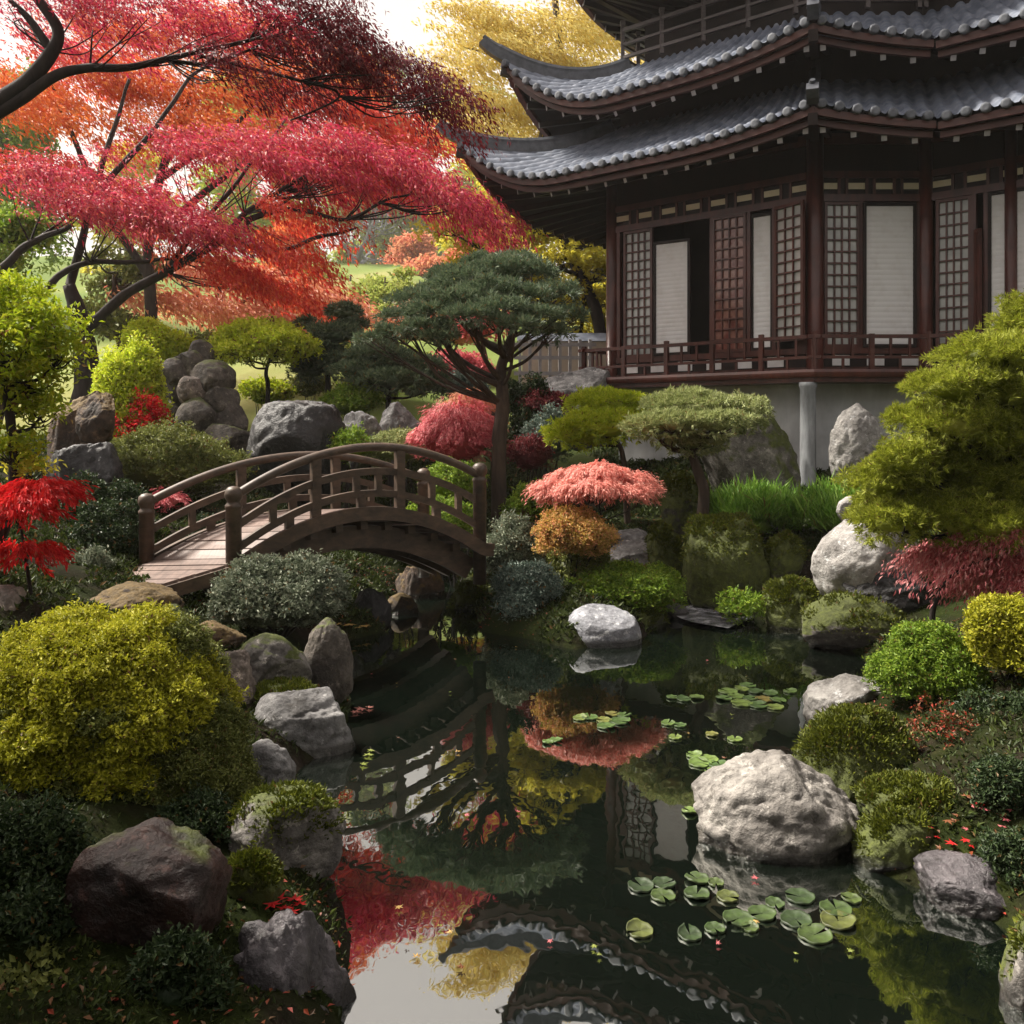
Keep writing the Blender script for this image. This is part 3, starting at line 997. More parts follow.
def make_roof(offs_e, offs_t, z_e, rise, lifts, ranges, z_wall, wall_off, edges=(0, 1, 2, 3, 4, 5), tile=0.225):
    E, T, Wp = offset(offs_e), offset(offs_t), offset(wall_off)
    tiles, ends, fas, sof, raf, rid = MB(), MB(), [], [], [], []
    rl_ = []
    n = len(FP)

    def zlift(i, u, ln):
        j = (i + 1) % n
        du, dv = u * ln, (1 - u) * ln
        return lifts[i] * np.clip(1 - du / ranges[i], 0, 1) ** 2.2 + lifts[j] * np.clip(1 - dv / ranges[j], 0, 1) ** 2.2

    def eave(i, u):
        a, c = E[i], E[(i + 1) % n]
        ln = np.linalg.norm(c - a)
        u = np.asarray(u, float)
        p = a + (c - a) * u[:, None]
        return np.concatenate([p, (z_e + zlift(i, u, ln))[:, None]], 1)

    for i in edges:
        a, c, ta, tc = E[i], E[(i + 1) % n], T[i], T[(i + 1) % n]
        ln = np.linalg.norm(c - a)
        e = nrm(c - a)
        nn = np.array([e[1], -e[0]])
        nt_ = max(4, int(round(ln / tile)))
        u = np.linspace(0, 1, nt_ * 10 + 1)
        v = np.linspace(0, 1, 49)
        U, Vv = np.meshgrid(u, v, indexing='ij')
        base = eave(i, u)
        ep = base[:, None, :2] * np.ones((1, len(v), 1))
        tp = (ta + (tc - ta) * u[:, None])[:, None, :]
        xy = ep * (1 - Vv[..., None]) + tp * Vv[..., None]
        z = z_e + rise * (0.62 * Vv + 0.38 * Vv ** 2) + (base[:, 2] - z_e)[:, None] * (1 - Vv) ** 1.6
        fr = (U * nt_) % 1.0
        q = np.clip(1 - ((fr - 0.5) / 0.33) ** 2, 0, 1) ** 0.5
        hsh = _hash(np.floor(U * nt_).astype(int), np.floor(Vv * 9).astype(int), np.zeros(U.shape, int) + i, 3)
        z = z + 0.058 * q - (0.014 + 0.012 * hsh) * ((Vv * 9) % 1.0) + 0.008 * (hsh - 0.5)
        tiles.grid(np.concatenate([xy, z[..., None]], -1)[:, ::-1])
        # round tile ends and flat drip tiles along the eave
        uc = (np.arange(nt_) + 0.5) / nt_
        pe = eave(i, uc)
        for k in range(nt_):
            cc = pe[k] + np.array([*(nn * 0.02), 0.012])
            ang = np.arange(8) * math.pi / 4
            ax = np.array([*e, 0])
            ring = [cc + np.array([*(nn * o), 0]) + r * (np.cos(ang)[:, None] * ax + np.sin(ang)[:, None] * np.array([0, 0, 1])) for o, r in ((-0.1, .062), (0.0, .066), (0.012, .062), (0.012, .03))]
            Q = [(r * 8 + j, r * 8 + (j + 1) % 8, (r + 1) * 8 + (j + 1) % 8, (r + 1) * 8 + j) for r in range(3) for j in range(8)] + [(24, 25, 26, 27), (24, 27, 28, 31), (28, 29, 30, 31)]
            ends.add(np.concatenate(ring), Q)
        # fascia boards under the eave
        uu = np.linspace(0, 1, 40)
        pe = eave(i, uu)
        for off, h0, h1 in ((-0.03, -0.13, -0.035), (-0.13, -0.22, -0.133)):
            fb = MB()
            fas.append(fb)
            p0 = pe + np.array([*(nn * off), 0])
            G_ = np.stack([p0 + [0, 0, h1], p0 + [0, 0, h0], p0 + np.array([*(-nn * 0.06), h0]), p0 + np.array([*(-nn * 0.06), h1])], 1)
            fb.grid(np.concatenate([G_, G_[:, :1]], 1)[:, ::-1])
        # soffit
        wa, wc = Wp[i], Wp[(i + 1) % n]
        pw = np.concatenate([wa + (wc - wa) * uu[:, None], np.full((40, 1), z_wall)], 1)
        pi_ = pe + np.array([*(-nn * 0.1), -0.14])
        sg = pi_[:, None] * (1 - np.linspace(0, 1, 6))[None, :, None] + pw[:, None] * np.linspace(0, 1, 6)[None, :, None]
        sb = MB()
        sb.grid(sg)
        sof.append(sb)
        # rafters with pale caps
        nr_ = max(3, int(ln / 0.33))
        for k in range(nr_):
            u1 = (k + 0.5) / nr_
            o1 = eave(i, np.array([u1]))[0] + np.array([*(-nn * 0.2), -0.24])
            w1 = np.array([*(wa + (wc - wa) * u1), z_wall - 0.07])
            dr = nrm(o1 - w1)
            if i in (0, 1, 2, 5):
                rl_.append((o1, w1, dr))
    # hips
    for i in range(n):
        cvx = lifts[i] > 0
        s = np.linspace(0, 1, 24)
        xy = E[i] + (T[i] - E[i]) * s[:, None]
        z = z_e + rise * (0.62 * s + 0.38 * s ** 2) + lifts[i] * (1 - s) ** 1.6 + 0.1
        path = np.concatenate([xy, z[:, None]], 1)
        if not cvx:
            continue
        d = nrm(E[i] - T[i])
        big = lifts[i] > 0.3
        t = np.linspace(0.27 if big else 0.12, 0.03, 5)[:, None]
        slope = 0.55 if big else 0.7
        horn = path[0] + np.concatenate([d * t, (slope * t + 0.9 * t ** 2)], 1)
        path = np.concatenate([horn, path])
        rr = np.concatenate([np.linspace(0.035, 0.075, 5), np.full(24, 0.085)])
        rd_ = MB()
        rid.append(rd_)
        rd_.sweep(path, [(-0.075, -0.12), (0.075, -0.12), (0.075, 0.03), (-0.075, 0.03)])
        rd_.tube(path + [0, 0, 0.055], rr, 8)
        # corner rafter
        cr0 = np.array([*(E[i] - d * 0.02), z_e + lifts[i] - 0.2])
        cr1 = np.array([*Wp[i], z_wall - 0.1])
        rb_ = MB()
        rb_.bar(cr0, cr1, 0.12, 0.15)
        raf.append(rb_)
    V = np.concatenate(tiles.V + ends.V)
    Q = np.concatenate(tiles.Q + [q + tiles.n for q in ends.Q])
    nt0 = sum(len(q) for q in tiles.Q)
    roof = quads_obj('roof', V, Q, None, pag, True, mats=[M['tile'], M['tileend']], midx=(np.arange(len(Q)) >= nt0).astype(int))
    for q in rid:
        q.build('hip_ridge', M['ridge'], roof, False)
    for q in fas:
        q.build('eave_board', M['fascia'], roof)
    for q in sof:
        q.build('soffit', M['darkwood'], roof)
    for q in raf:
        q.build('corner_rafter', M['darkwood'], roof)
    for o1, w1, dr in rl_:
        q = MB()
        q.bar(o1, w1, 0.075, 0.09)
        q.bar(o1 + dr * 0.001, o1 + dr * 0.012, 0.07, 0.085)
        quads_obj('rafter', np.concatenate(q.V), np.concatenate(q.Q), None, roof, mats=[M['darkwood'], M['rafterend']], midx=[0] * 6 + [1] * 6)


def ring_wall(name, offs, z0, z1, mat):
    p = offset(offs)
    b = MB()
    pts = np.array(p + [p[0]])
    G_ = np.stack([np.concatenate([pts, np.full((7, 1), z)], 1) for z in (z0, z1)], 1)
    b.grid(G_)
    return b.build(name, M[mat], pag)


make_roof([1.5, 1.5, 1.5, 1.2, 1.2, 2.2], [0, 0, 0, 0, 0, 0], 5.92, 1.02, [0.95, 0.2, 0, 0.7, 0.5, 0.7], [2.2, 2.3, 1, 2, 2, 2.2], 6.25, [0.02] * 6)
make_roof([1.25, 1.25, 1.25, 1.0, 1.0, 1.42], [-0.2] * 6, 7.06, 0.95, [1.1, 0.24, 0, 0.7, 0.5, 0.7], [2.2, 2.3, 1, 2, 2, 2.2], 7.5, [-0.1] * 6)
make_roof([0.75, 0.75, 0.75, 0.7, 0.7, 0.6], [-1.6, -1.2, -1.6, -1.6, -1.6, -1.6], 9.15, 1.5, [0.55, 0.2, 0, 0.5, 0.5, 0.5], [1.6, 1.1, 1, 2, 2, 2], 8.95, [-0.4] * 6)
ring_wall('upper_storey_wall', [-0.1] * 6, 6.7, 7.6, 'darkwood')
ring_wall('top_storey_wall', [-0.4] * 6, 7.9, 9.1, 'darkwood')
ring_wall('foundation_wall', [-0.08] * 6, 0.3, 2.6, 'plaster')
# upper gallery rail
po = offset([-0.12] * 6)
for i in (0, 1, 2, 5):
    a, c = po[i], po[(i + 1) % 6]
    for z, h in ((8.2, 0.05), (8.42, 0.04), (8.66, 0.06)):
        q = MB()
        q.bar(v3(a, z), v3(c, z), 0.06, h)
        q.build('gallery_rail', M['gallery'], pag)
    ln = np.linalg.norm(c - a)
    for k in range(int(ln / 0.75) + 1):
        p_ = a + (c - a) * min(1, (k + 0.02) * 0.75 / ln)
        q = MB()
        q.box(v3(p_, 8.42), (0.03, 0, 0), (0, 0.03, 0), (0, 0, 0.34))
        q.box(v3(p_, 8.79), (0.042, 0, 0), (0, 0.042, 0), (0, 0, 0.03))
        q.build('gallery_post', M['gallery'], pag)

# deck (balcony)
do = offset([0.55, 0.55, 0.55, 0.5, 0.5, 0.3])
di = offset([-0.15] * 6)
b = MB()
pts = np.array(do + [do[0]])
pin = np.array(di + [di[0]])
col = lambda p, z: np.concatenate([p, np.full((7, 1), z)], 1)
b.grid(np.stack([col(pin, 2.60), col(pts - (pts - pin) * 0.06, 2.60), col(pts - (pts - pin) * 0.06, 2.66), col(pts, 2.665), col(pts + (pts - pin) * 0.015, 2.70), col(pts + (pts - pin) * 0.02, 2.735), col(pts, 2.775), col(pin, 2.785)], 1)[:, ::-1])
b.build('balcony_deck', M['redwood'], pag)
ro = offset([0.48, 0.48, 0.48, 0.45, 0.45, 0.24])
for i in (5, 0, 1, 2):
    a, c = ro[i], ro[(i + 1) % 6]
    if i == 5:
        a = c + nrm(a - c) * 3.0
    e = nrm(c - a)
    side = v3(np.array([-e[1], e[0]]), 0)
    e3 = v3(e, 0)
    ext = 0.1
    for z, ww, hh in ((3.235, 0.06, 0.05), (2.945, 0.045, 0.04)):
        q = MB()
        q.bar(v3(a - e * (ext if i != 5 else 0), z), v3(c + e * ext, z), ww, hh)
        q.build('balcony_rail', M['redwood'], pag)
    ln = np.linalg.norm(c - a)
    npst = max(2, int(round(ln / 0.85)) + 1)
    for k in range(npst):
        q = MB()
        q.box(v3(a + (c - a) * (k / (npst - 1)), 3.02), e3 * 0.032, side * 0.032, (0, 0, 0.25 if k % 2 else 0.285))
        q.build('railing_post', M['redwood'], pag)
        if k < npst - 1:
            for m_, zc, hw in ((1 / 3, 3.08, 0.14), (2 / 3, 3.08, 0.14), (0.5, 2.855, 0.075)):
                q = MB()
                q.box(v3(a + (c - a) * ((k + m_) / (npst - 1)), zc), e3 * 0.016, side * 0.016, (0, 0, hw))
                q.build('baluster', M['redwood'], pag)
# stone pillar under the deck corner
b = MB()
pc = P(808, 480, 12.62)
b.lathe((pc[0], pc[1], 0), [(0.0, 0.5), (0.16, 0.5), (0.16, 1.12), (0.15, 1.16), (0.112, 1.18), (0.106, 2.5), (0.125, 2.54), (0.125, 2.598), (0, 2.6)], 20)
b.build('pillar', M['concrete'], pag, True)


class Face:
    def __init__(s, a, c):
        s.a, s.c = np.array(a), np.array(c)
        s.e = nrm(s.c - s.a)
        s.n = np.array([s.e[1], -s.e[0]])
        s.len = np.linalg.norm(s.c - s.a)

    def at(s, px):
        k = (px - 512) / F
        return (k * s.a[1] - s.a[0]) / (s.e[0] - k * s.e[1])

    def p(s, t, out, z):
        q = s.a + s.e * t + s.n * out
        return np.array([q[0], q[1], z])

    def box(s, b, t0, t1, o0, o1, z0, z1):
        b.box((s.p(t0, o0, z0) + s.p(t1, o1, z1)) / 2, v3(s.e * (t1 - t0) / 2, 0), v3(s.n * (o1 - o0) / 2, 0), (0, 0, (z1 - z0) / 2))


FA, FB, FC = Face(L0, K0), Face(K0, J0), Face(J0, C10)


def screen(f, t0, t1, z0, z1, kind, out=0.0, swing=0.0, cols=4, rows=12, pane='pane'):
    """one sliding or hinged screen: frame with lattice bars, pane behind"""
    sw = Face(f.p(t0, out, 0)[:2], f.p(t0, out, 0)[:2] + f.e * math.cos(swing) + f.n * math.sin(swing))
    w_ = t1 - t0
    fr = MB()
    fw = 0.045
    for (a, c, z_, z2) in ((0, fw, z0, z1), (w_ - fw, w_, z0, z1), (fw, w_ - fw, z0, z0 + fw), (fw, w_ - fw, z1 - fw, z1)):
        sw.box(fr, a, c, -0.025, 0.025, z_, z2)
    name = 'paper_screen'
    if kind == 'lattice':
        name = 'lattice_screen'
        for k in range(1, cols):
            t = fw + (w_ - 2 * fw) * k / cols
            sw.box(fr, t - 0.011, t + 0.011, -0.012, 0.014, z0 + fw, z1 - fw)
        for k in range(1, rows):
            z = z0 + fw + (z1 - z0 - 2 * fw) * k / rows
            sw.box(fr, fw, w_ - fw, -0.016, 0.018, z - 0.011, z + 0.011)
    o = fr.build(name, M['redwood'] if kind == 'lattice' else M['darkwood'], pag)
    p = MB()
    if kind == 'paper':
        # fine horizontal slats of the blind
        nsl = 26
        zz = np.linspace(z0 + fw, z1 - fw, nsl * 4 + 1)
        prof = 0.004 * np.abs(np.sin(np.linspace(0, nsl * math.pi, len(zz))))
        G_ = np.array([[sw.p(t, 0.003 + pr, z) for z, pr in zip(zz, prof)] for t in (fw, w_ - fw)])
        p.grid(G_)
        p.build('paper_blind', M['paper'], o)
    else:
        sw.box(p, fw, w_ - fw, -0.022, -0.017, z0 + fw, z1 - fw)
        p.build('pane', M[pane], o)
    return o


Z0, Z1 = 3.12, 5.22
# columns
for f, t, r in ((FA, 0.0, 0.1), (FA, FA.len, 0.12), (FB, FB.len, 0.1), (FC, 1.1, 0.08), (FC, FC.len, 0.1)):
    b = MB()
    q = f.p(t, 0.0, 0)
    b.tube([(q[0], q[1], 2.78), (q[0], q[1], 4.5), (q[0], q[1], 6.3)], r, 16)
    b.build('column', M['redwood'], pag, True)
# beams, lintel walls, low walls on the three fronts


def piece(f, name, mat, *a):
    q = MB()
    f.box(q, *a)
    return q.build(name, M[mat], pag)


for f in (FA, FB, FC):
    piece(f, 'wall', 'darkwood', 0, f.len, -0.05, 0.0, 5.60, 6.6)
    piece(f, 'lintel_wall', 'darkwood', 0, f.len, -0.04, 0.0, 5.33, 5.56)
    piece(f, 'low_wall', 'darkwood', 0, f.len, -0.03, -0.008, 2.84, 3.03)
    for a in ((0.035, 5.225, 5.33), (0.04, 5.56, 5.66), (0.045, 6.05, 6.2), (0.03, 3.03, 3.12), (0.03, 2.78, 2.84)):
        piece(f, 'beam', 'redwood', 0, f.len, -0.04, *a)
    k = max(4, int(f.len / 0.42))
    for j in range(k):
        t = f.len * (j + 0.5) / k
        piece(f, 'transom_window', 'cream', t - 0.12, t + 0.12, 0.0, 0.012, 5.405, 5.495)
        for s_ in (-0.145, 0.145):
            piece(f, 'transom_post', 'redwood', t + s_ - 0.02, t + s_ + 0.02, -0.02, 0.022, 5.33, 5.56)
    if f is not FC:
        for j in range(int(f.len / 0.5)):
            piece(f, 'low_panel', 'paper', 0.25 + j * 0.5, 0.5 + j * 0.5, -0.006, 0.004, 2.86, 3.01)
# fill walls behind / between the screens
s = FA.at
screen(FA, s(624), s(653), Z0, Z1, 'lattice', 0.0, 0.0, 4, 13)
screen(FA, s(655), s(690), Z0 + 0.0, Z1 - 0.25, 'paper', 0.04, -0.10)
screen(FA, s(713), s(747), Z0, Z1, 'lattice', 0.02, 0.0, 4, 13, 'reflectpane')
screen(FA, s(750), s(773), Z0, Z1 - 0.04, 'paper', -0.03)
screen(FA, s(776), s(776) + 0.55, Z0 + 0.1, Z1, 'lattice', 0.05, 0.35, 3, 12)
screen(FA, s(692), s(704), Z0, Z1 - 0.2, 'lattice', -0.9, 0.0, 2, 12, 'reflectpane')
s = FB.at
screen(FB, s(824), s(860), Z0, Z1, 'lattice', 0.0, 0.0, 4, 12)
screen(FB, s(862), s(915), Z0, Z1 - 0.02, 'paper', 0.03)
s = FC.at
screen(FC, s(936), s(972), Z0, Z1, 'lattice', 0.0, 0.0, 4, 12)
screen(FC, s(976), s(984), Z0, Z1 - 0.5, 'lattice', 0.06, 0.6, 3, 10)
screen(FC, s(988), s(1045), Z0, Z1 + 0.0, 'paper', 0.0)
for f, xs in ((FA, (619, 712, 749, 774.5)), (FB, (820, 861, 920)), (FC, (930, 974, 986))):
    for x in xs:
        t = f.at(x)
        piece(f, 'door_jamb', 'redwood', t - 0.03, t + 0.03, -0.05, 0.025, 3.12, 5.225)
piece(FB, 'wall', 'redwood', FB.at(917), FB.len, -0.05, 0.01, 3.12, 5.225)
piece(FA, 'wall', 'redwood', FA.at(797), FA.len, -0.05, 0.005, 3.12, 5.225)
# dark room inside
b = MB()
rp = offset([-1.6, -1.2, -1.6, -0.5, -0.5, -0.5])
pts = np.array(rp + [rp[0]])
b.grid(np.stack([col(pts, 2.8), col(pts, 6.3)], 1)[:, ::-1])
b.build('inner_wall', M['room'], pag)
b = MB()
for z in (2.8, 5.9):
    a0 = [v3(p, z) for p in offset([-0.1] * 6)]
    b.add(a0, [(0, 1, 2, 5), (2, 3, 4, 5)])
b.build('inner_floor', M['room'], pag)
# plain side wall on the far left end and the backs
b = MB()
for i in (3, 4, 5):
    a, c, e, nn = edge(i, FP)
    f = Face(a, c)
    f.box(b, 0.1, f.len - 0.1, -0.06, -0.02, 2.78, 6.5)
b.build('side_wall', M['darkwood'], pag)

# ------------------------------------------------------------------ bridge
br = thing('arched_bridge', 'arched brown wooden footbridge with double railings and ball topped posts over the pond', 'bridge', tuple(P(190, 590, 7.8)))
NA0, NA1 = P(232, 566, 7.8), P(478, 549, 9.1)
FA0, FA1 = P(148, 568, 8.35), P(425, 546, 10.1)


def brpt(side, t, dz=0.0, arch=0.42, out=0.0):
    """side 0 near .. 1 far, t along; extends flat past the ends"""
    t = np.asarray(t, float)
    a = NA0 + (FA0 - NA0) * side
    c = NA1 + (FA1 - NA1) * side
    p = a + (c - a) * t[:, None]
    s_ = nrm(NA0 - FA0)
    p = p + s_ * out
    tc = np.clip(t, 0, 1)
    z = p[:, 2] * 1.0
    z = a[2] + (c[2] - a[2]) * tc
    z = z + arch * (1 - np.abs(2 * tc - 1) ** 2.0) + dz
    z = z - np.clip(-t, 0, 1) * 0.55
    return np.concatenate([p[:, :2], z[:, None]], 1)


# deck of planks
b = MB()
tt = np.linspace(-0.30, 1.06, 27)
for k in range(len(tt) - 1):
    t0, t1 = tt[k] + 0.003, tt[k + 1] - 0.003
    j = 0.006 * (rng.random() - 0.5)
    q = [brpt(s_, [t_], dz, out=o_)[0] + [0, 0, j] for dz in (0.0, 0.045) for (s_, t_, o_) in ((0, t0, 0.06), (1, t0, -0.06), (1, t1, -0.06), (0, t1, 0.06))]
    b.add(q, [(3, 2, 1, 0), (4, 5, 6, 7), (0, 1, 5, 4), (1, 2, 6, 5), (2, 3, 7, 6), (3, 0, 4, 7)])
b.build('deck', M['deck'], br)
# side beams and the inner arch beams
tl = np.linspace(-0.02, 1.04, 40)
for s_, o_ in ((0, 0.07), (1, -0.07)):
    b = MB()
    b.sweep(brpt(s_, tl, -0.01, out=o_), [(-0.035, -0.06), (0.035, -0.06), (0.035, 0.065), (-0.035, 0.065)])
    b.sweep(brpt(s_, np.linspace(-0.3, -0.02, 8), -0.04, out=o_), [(-0.03, -0.05), (0.03, -0.05), (0.03, 0.06), (-0.03, 0.06)])
    b.build('side_beam', M['bridge'], br)
for s_, o_ in ((0, -0.13), (0.5, 0), (1, 0.13)):
    b = MB()
    b.sweep(brpt(s_, np.linspace(0.02, 1.0, 40), -0.22, arch=0.39, out=o_), [(-0.06, -0.09), (0.06, -0.09), (0.06, 0.12), (-0.06, 0.12)])
    b.build('arch_beam', M['bridge'], br)
for k in range(9):
    t = 0.1 + k * 0.1
    b = MB()
    b.bar(brpt(0, [t], -0.12)[0], brpt(1, [t], -0.12)[0], 0.08, 0.08)
    b.build('cross_beam', M['bridge'], br)
# railings
for s_, o_ in ((0, 0.02), (1, -0.02)):
    b = MB()
    ln = np.linspace(0.0, 1.0, 44)
    hs = [0.66, 0.86] if s_ == 0 else [0.70, 0.72]
    lift = lambda t: 0.0

    def rl(h0, h1, arch, t):
        q = brpt(s_, t, 0, arch=arch, out=o_)
        q[:, 2] += h0 + (h1 - h0) * np.asarray(t)
        return q
    topc = [(0.045 * math.cos(a), 0.04 * math.sin(a)) for a in np.arange(12) * math.pi / 6]
    sq = [(-0.027, -0.032), (0.027, -0.032), (0.027, 0.032), (-0.027, 0.032)]
    for h0, h1, ar, pf, nm in ((0.60, 0.74, 0.36, topc, 'handrail'), (0.33, 0.47, 0.40, sq, 'middle_rail'), (0.13, 0.22, 0.42, sq, 'lower_rail')):
        b = MB()
        b.sweep(rl(h0, h1, ar, ln), pf)
        b.build(nm, M['bridge'], br, nm == 'handrail')
    for t in (0.3, 0.64):
        b = MB()
        b.bar(brpt(s_, [t], -0.06, out=o_)[0], rl(0.60, 0.74, 0.36, [t])[0], 0.085, 0.07)
        b.build('railing_strut', M['bridge'], br)
    for t in (0.14, 0.46, 0.55, 0.78, 0.9):
        b = MB()
        b.bar(rl(0.13, 0.22, 0.42, [t])[0], rl(0.33, 0.47, 0.40, [t])[0], 0.06, 0.05)
        b.build('railing_strut', M['bridge'], br)
    for t in (0.2, 0.48, 0.8):
        b = MB()
        b.bar(brpt(s_, [t], -0.02, out=o_)[0], rl(0.13, 0.22, 0.42, [t])[0], 0.075, 0.06)
        b.build('railing_strut', M['bridge'], br)
    for t, hh in ((0.0, 0.62), (1.0, 0.80)):
        b = MB()
        q = brpt(s_, [t], 0, out=o_)[0]
        b.lathe(q, [(0, -0.35), (0.066, -0.35), (0.068, hh - 0.12), (0.073, hh - 0.115), (0.073, hh - 0.09), (0.056, hh - 0.075), (0.056, hh - 0.055), (0.072, hh - 0.035), (0.078, hh + 0.0), (0.07, hh + 0.04), (0.045, hh + 0.065), (0, hh + 0.075)], 20)
        b.build('post', M['bridge'], br, True)

# ------------------------------------------------------------------ rocks, left bank
rock('large angular grey rock at the left water edge below the oval mossy one', (250, 690, 357, 752), 'rock_grey', None, 3, 9, 0.8)
rock('oval grey rock with a mossy flank leaning left of the dark bank stone', (232, 632, 312, 695), 'rock_halfmoss', None, 12, 4, 0.8, tilt=-0.35)
rock('pale pinkish rock half hidden behind the yellow mounded bush', (200, 648, 266, 702), 'rock_warm', None, 23, 5)
rock('dark brown upright stone at the bank under the sage bush', (300, 618, 354, 692), 'rock_wall', None, 37, 2, 0.8, lump=0.08)
rock('low grey rock between the angular rock and the mossy foreground rock', (236, 740, 296, 782), 'rock_grey', None, 8, 6)
rock('foreground rock with brown face and bright moss along its right top', (226, 790, 342, 872), 'rock_halfmoss', None, 41, 7, 0.8, moss=0.35)
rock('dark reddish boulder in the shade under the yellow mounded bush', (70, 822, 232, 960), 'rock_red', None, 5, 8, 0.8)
rock('wet purple grey rock with ripply face at the bottom edge', (196, 902, 356, 1095), 'rock_wet', 3.05, 17, 9, 0.8, rough=0.09)
rock('grey stone at the left edge behind the yellow mounded bush', (-22, 584, 32, 630), 'rock_warm', 6.0, 51, 5)
rock('flat brown mossy stone below the bridge landing boards', (84, 583, 182, 618), 'rock_brown', 6.9, 61, 4, 0.9)
rock('small round mossy stone beside the flat brown step', (152, 603, 192, 627), 'rock_mossy', 6.5, 66, 3)
rock('flat ochre stepping stone at the foot of the sage bush', (172, 620, 246, 650), 'rock_brown', None, 71, 4, 0.9)
rock('mossy slab between oval rock and angular rock', (252, 682, 316, 712), 'rock_mossy', None, 77, 4, moss=0.3)
rock('small green mossy knob below the brown faced rock', (222, 850, 285, 905), 'rock_mossy', None, 81, 3, moss=0.6)
rock('dark stone under the arch of the bridge near its left foot', (372, 592, 420, 632), 'rock_brown', 9.6, 82, 5)
rock('dark stone lying under the bridge behind the sage bush', (345, 588, 392, 626), 'rock_dark', 9.0, 84, 5)
rock('tan stone deep under the middle of the bridge', (386, 560, 446, 622), 'rock_brown', 10.6, 85, 5)
rock('mossy stone at the right foot of the bridge', (440, 575, 500, 632), 'rock_mossy', 10.0, 86, 5, moss=0.3)
# middle and back
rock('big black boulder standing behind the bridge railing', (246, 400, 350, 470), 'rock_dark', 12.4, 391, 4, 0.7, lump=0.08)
rock('bluish grey rock just right of the big black boulder', (338, 410, 384, 450), 'rock_grey', 13.2, 92, 6)
rock('rounded light grey rock with dark right edge behind the bridge', (378, 400, 424, 442), 'rock_grey', 13.6, 93, 5)
rock('grey rock under the umbrella pine beside the crimson mound', (452, 388, 500, 424), 'rock_grey', 14.5, 94, 5)
wall = [((190, 341, 213, 361), 14.6, 'topmost small block crowning the piled stone wall'), ((177, 352, 203, 374), 14.4, 'stone just under the crowning block of the piled wall'),
        ((160, 359, 188, 386), 14.3, 'dark round stone at the upper left of the piled wall'), ((190, 361, 234, 390), 14.2, 'widest block near the top of the piled stone wall'),
        ((180, 378, 210, 402), 14.1, 'pale round stone near the centre of the piled stone wall'), ((208, 387, 238, 409), 14.1, 'stone wedged below the widest block of the piled wall'),
        ((162, 380, 183, 404), 14.3, 'stone under the dark round one at the left of the piled wall'), ((178, 398, 220, 436), 14.0, 'brown grey boulder in the middle of the piled stone wall'),
        ((217, 401, 246, 436), 14.0, 'boulder at the right of the piled stone wall under the lime tree'), ((160, 400, 183, 432), 14.1, 'boulder at the left foot of the piled stone wall by the red leaved shrub'),
        ((158, 424, 206, 458), 13.8, 'low stone at the front left foot of the piled wall'), ((202, 425, 252, 460), 13.8, 'low stone at the front right foot of the piled wall')]
for (x0, y0, x1, y1), d, lb in wall:
    rock(lb, (x0 - 2, y0 - 2, x1 + 2, y1 + 3), 'rock_wall' if 'pale' not in lb else 'rock_warm', d, None, 3, 1.0, 0.15, group='stones of the piled wall', res=18, lump=0.09, rough=0.035)
rock('mossy grey boulder by the dark tree trunk at left', (48, 395, 104, 470), 'rock_brown', 11.0, 95, 6)
rock('dark squared stone beside the vine covered trunk', (78, 390, 120, 425), 'rock_brown', 10.6, 96, 8)
rock('dark shaded boulder below the squared stone on the left', (44, 440, 122, 500), 'rock_dark', 10.2, 97, 6)
# in front of the pagoda
rock('tall leaning rock with a dark right edge against the pagoda foundation', (708, 396, 800, 484), 'rock_moss', 12.4, 101, 6, 0.5, tilt=0.45)
rock('mottled pale boulder standing under the balcony right of the pillar', (828, 404, 884, 460), 'rock_pale', 12.2, 202, 3, 0.8, lump=0.1)
rock('mossy boulder behind the twisted trunk of the pale umbrella pine', (656, 470, 706, 516), 'rock_mossy', 11.0, 103, 4, moss=0.3)
rock('huge moss capped boulder below the pale umbrella pine', (682, 514, 772, 604), 'rock_mossy', 9.9, 104, 5, 0.85, moss=0.5)
rock('small mossy boulder right of the huge moss capped one', (766, 532, 806, 574), 'rock_mossy', 9.7, 105, 4, moss=0.4)
rock('dark mossy stone left of the huge moss capped boulder', (644, 520, 692, 572), 'rock_mossy', 10.3, 106, 5, moss=0.3)
rock('smooth flat stones behind the green mound in the middle', (606, 540, 662, 566), 'rock_grey', 10.4, 107, 5)
rock('flat light slab below the pink maple', (600, 527, 660, 548), 'rock_grey', 10.9, 108, 5)
rock('rounded white rock standing in the pond at the middle', (562, 606, 642, 645), 'rock_blue', 8.35, 77, 1, 0.8, 0.9, lump=0.05, rough=0.025)
rock('low mossy stone behind the white pond rock', (612, 606, 668, 636), 'rock_mossy', 8.9, 110, 4, moss=0.3)
rock('bright moss covered stone with dripping edge at the stream mouth', (762, 577, 832, 630), 'rock_mossy', 8.85, 111, 4, moss=0.5)
rock('mossy brown grey boulder dipping in the water at right', (796, 592, 912, 642), 'rock_moss', 8.2, 112, 4, 0.8, moss=0.15)
rock('big white boulder under the yellow green pine', (812, 510, 920, 582), 'rock_pale', 8.6, 413, 2, 0.8, lump=0.09, rough=0.035)
rock('small round pale stone on the slope above the big white boulder', (836, 496, 862, 516), 'rock_pale', 9.3, 114, 3)
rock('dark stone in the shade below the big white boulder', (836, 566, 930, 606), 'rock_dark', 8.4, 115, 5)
rock('flat white rock at the pond edge below the round green bush', (805, 676, 905, 726), 'rock_pale', 6.0, 116, 5, 0.8)
rock('big pale boulder rising from the pond in the right foreground', (690, 755, 868, 860), 'rock_tan', None, 733, 3, 0.75, 0.8, rough=0.05, res=44, lump=0.12, tilt=-0.12)
rock('moss mound behind the big pale boulder', (800, 708, 915, 800), 'rock_mossy', None, 122, 3, 0.8, moss=1.0)
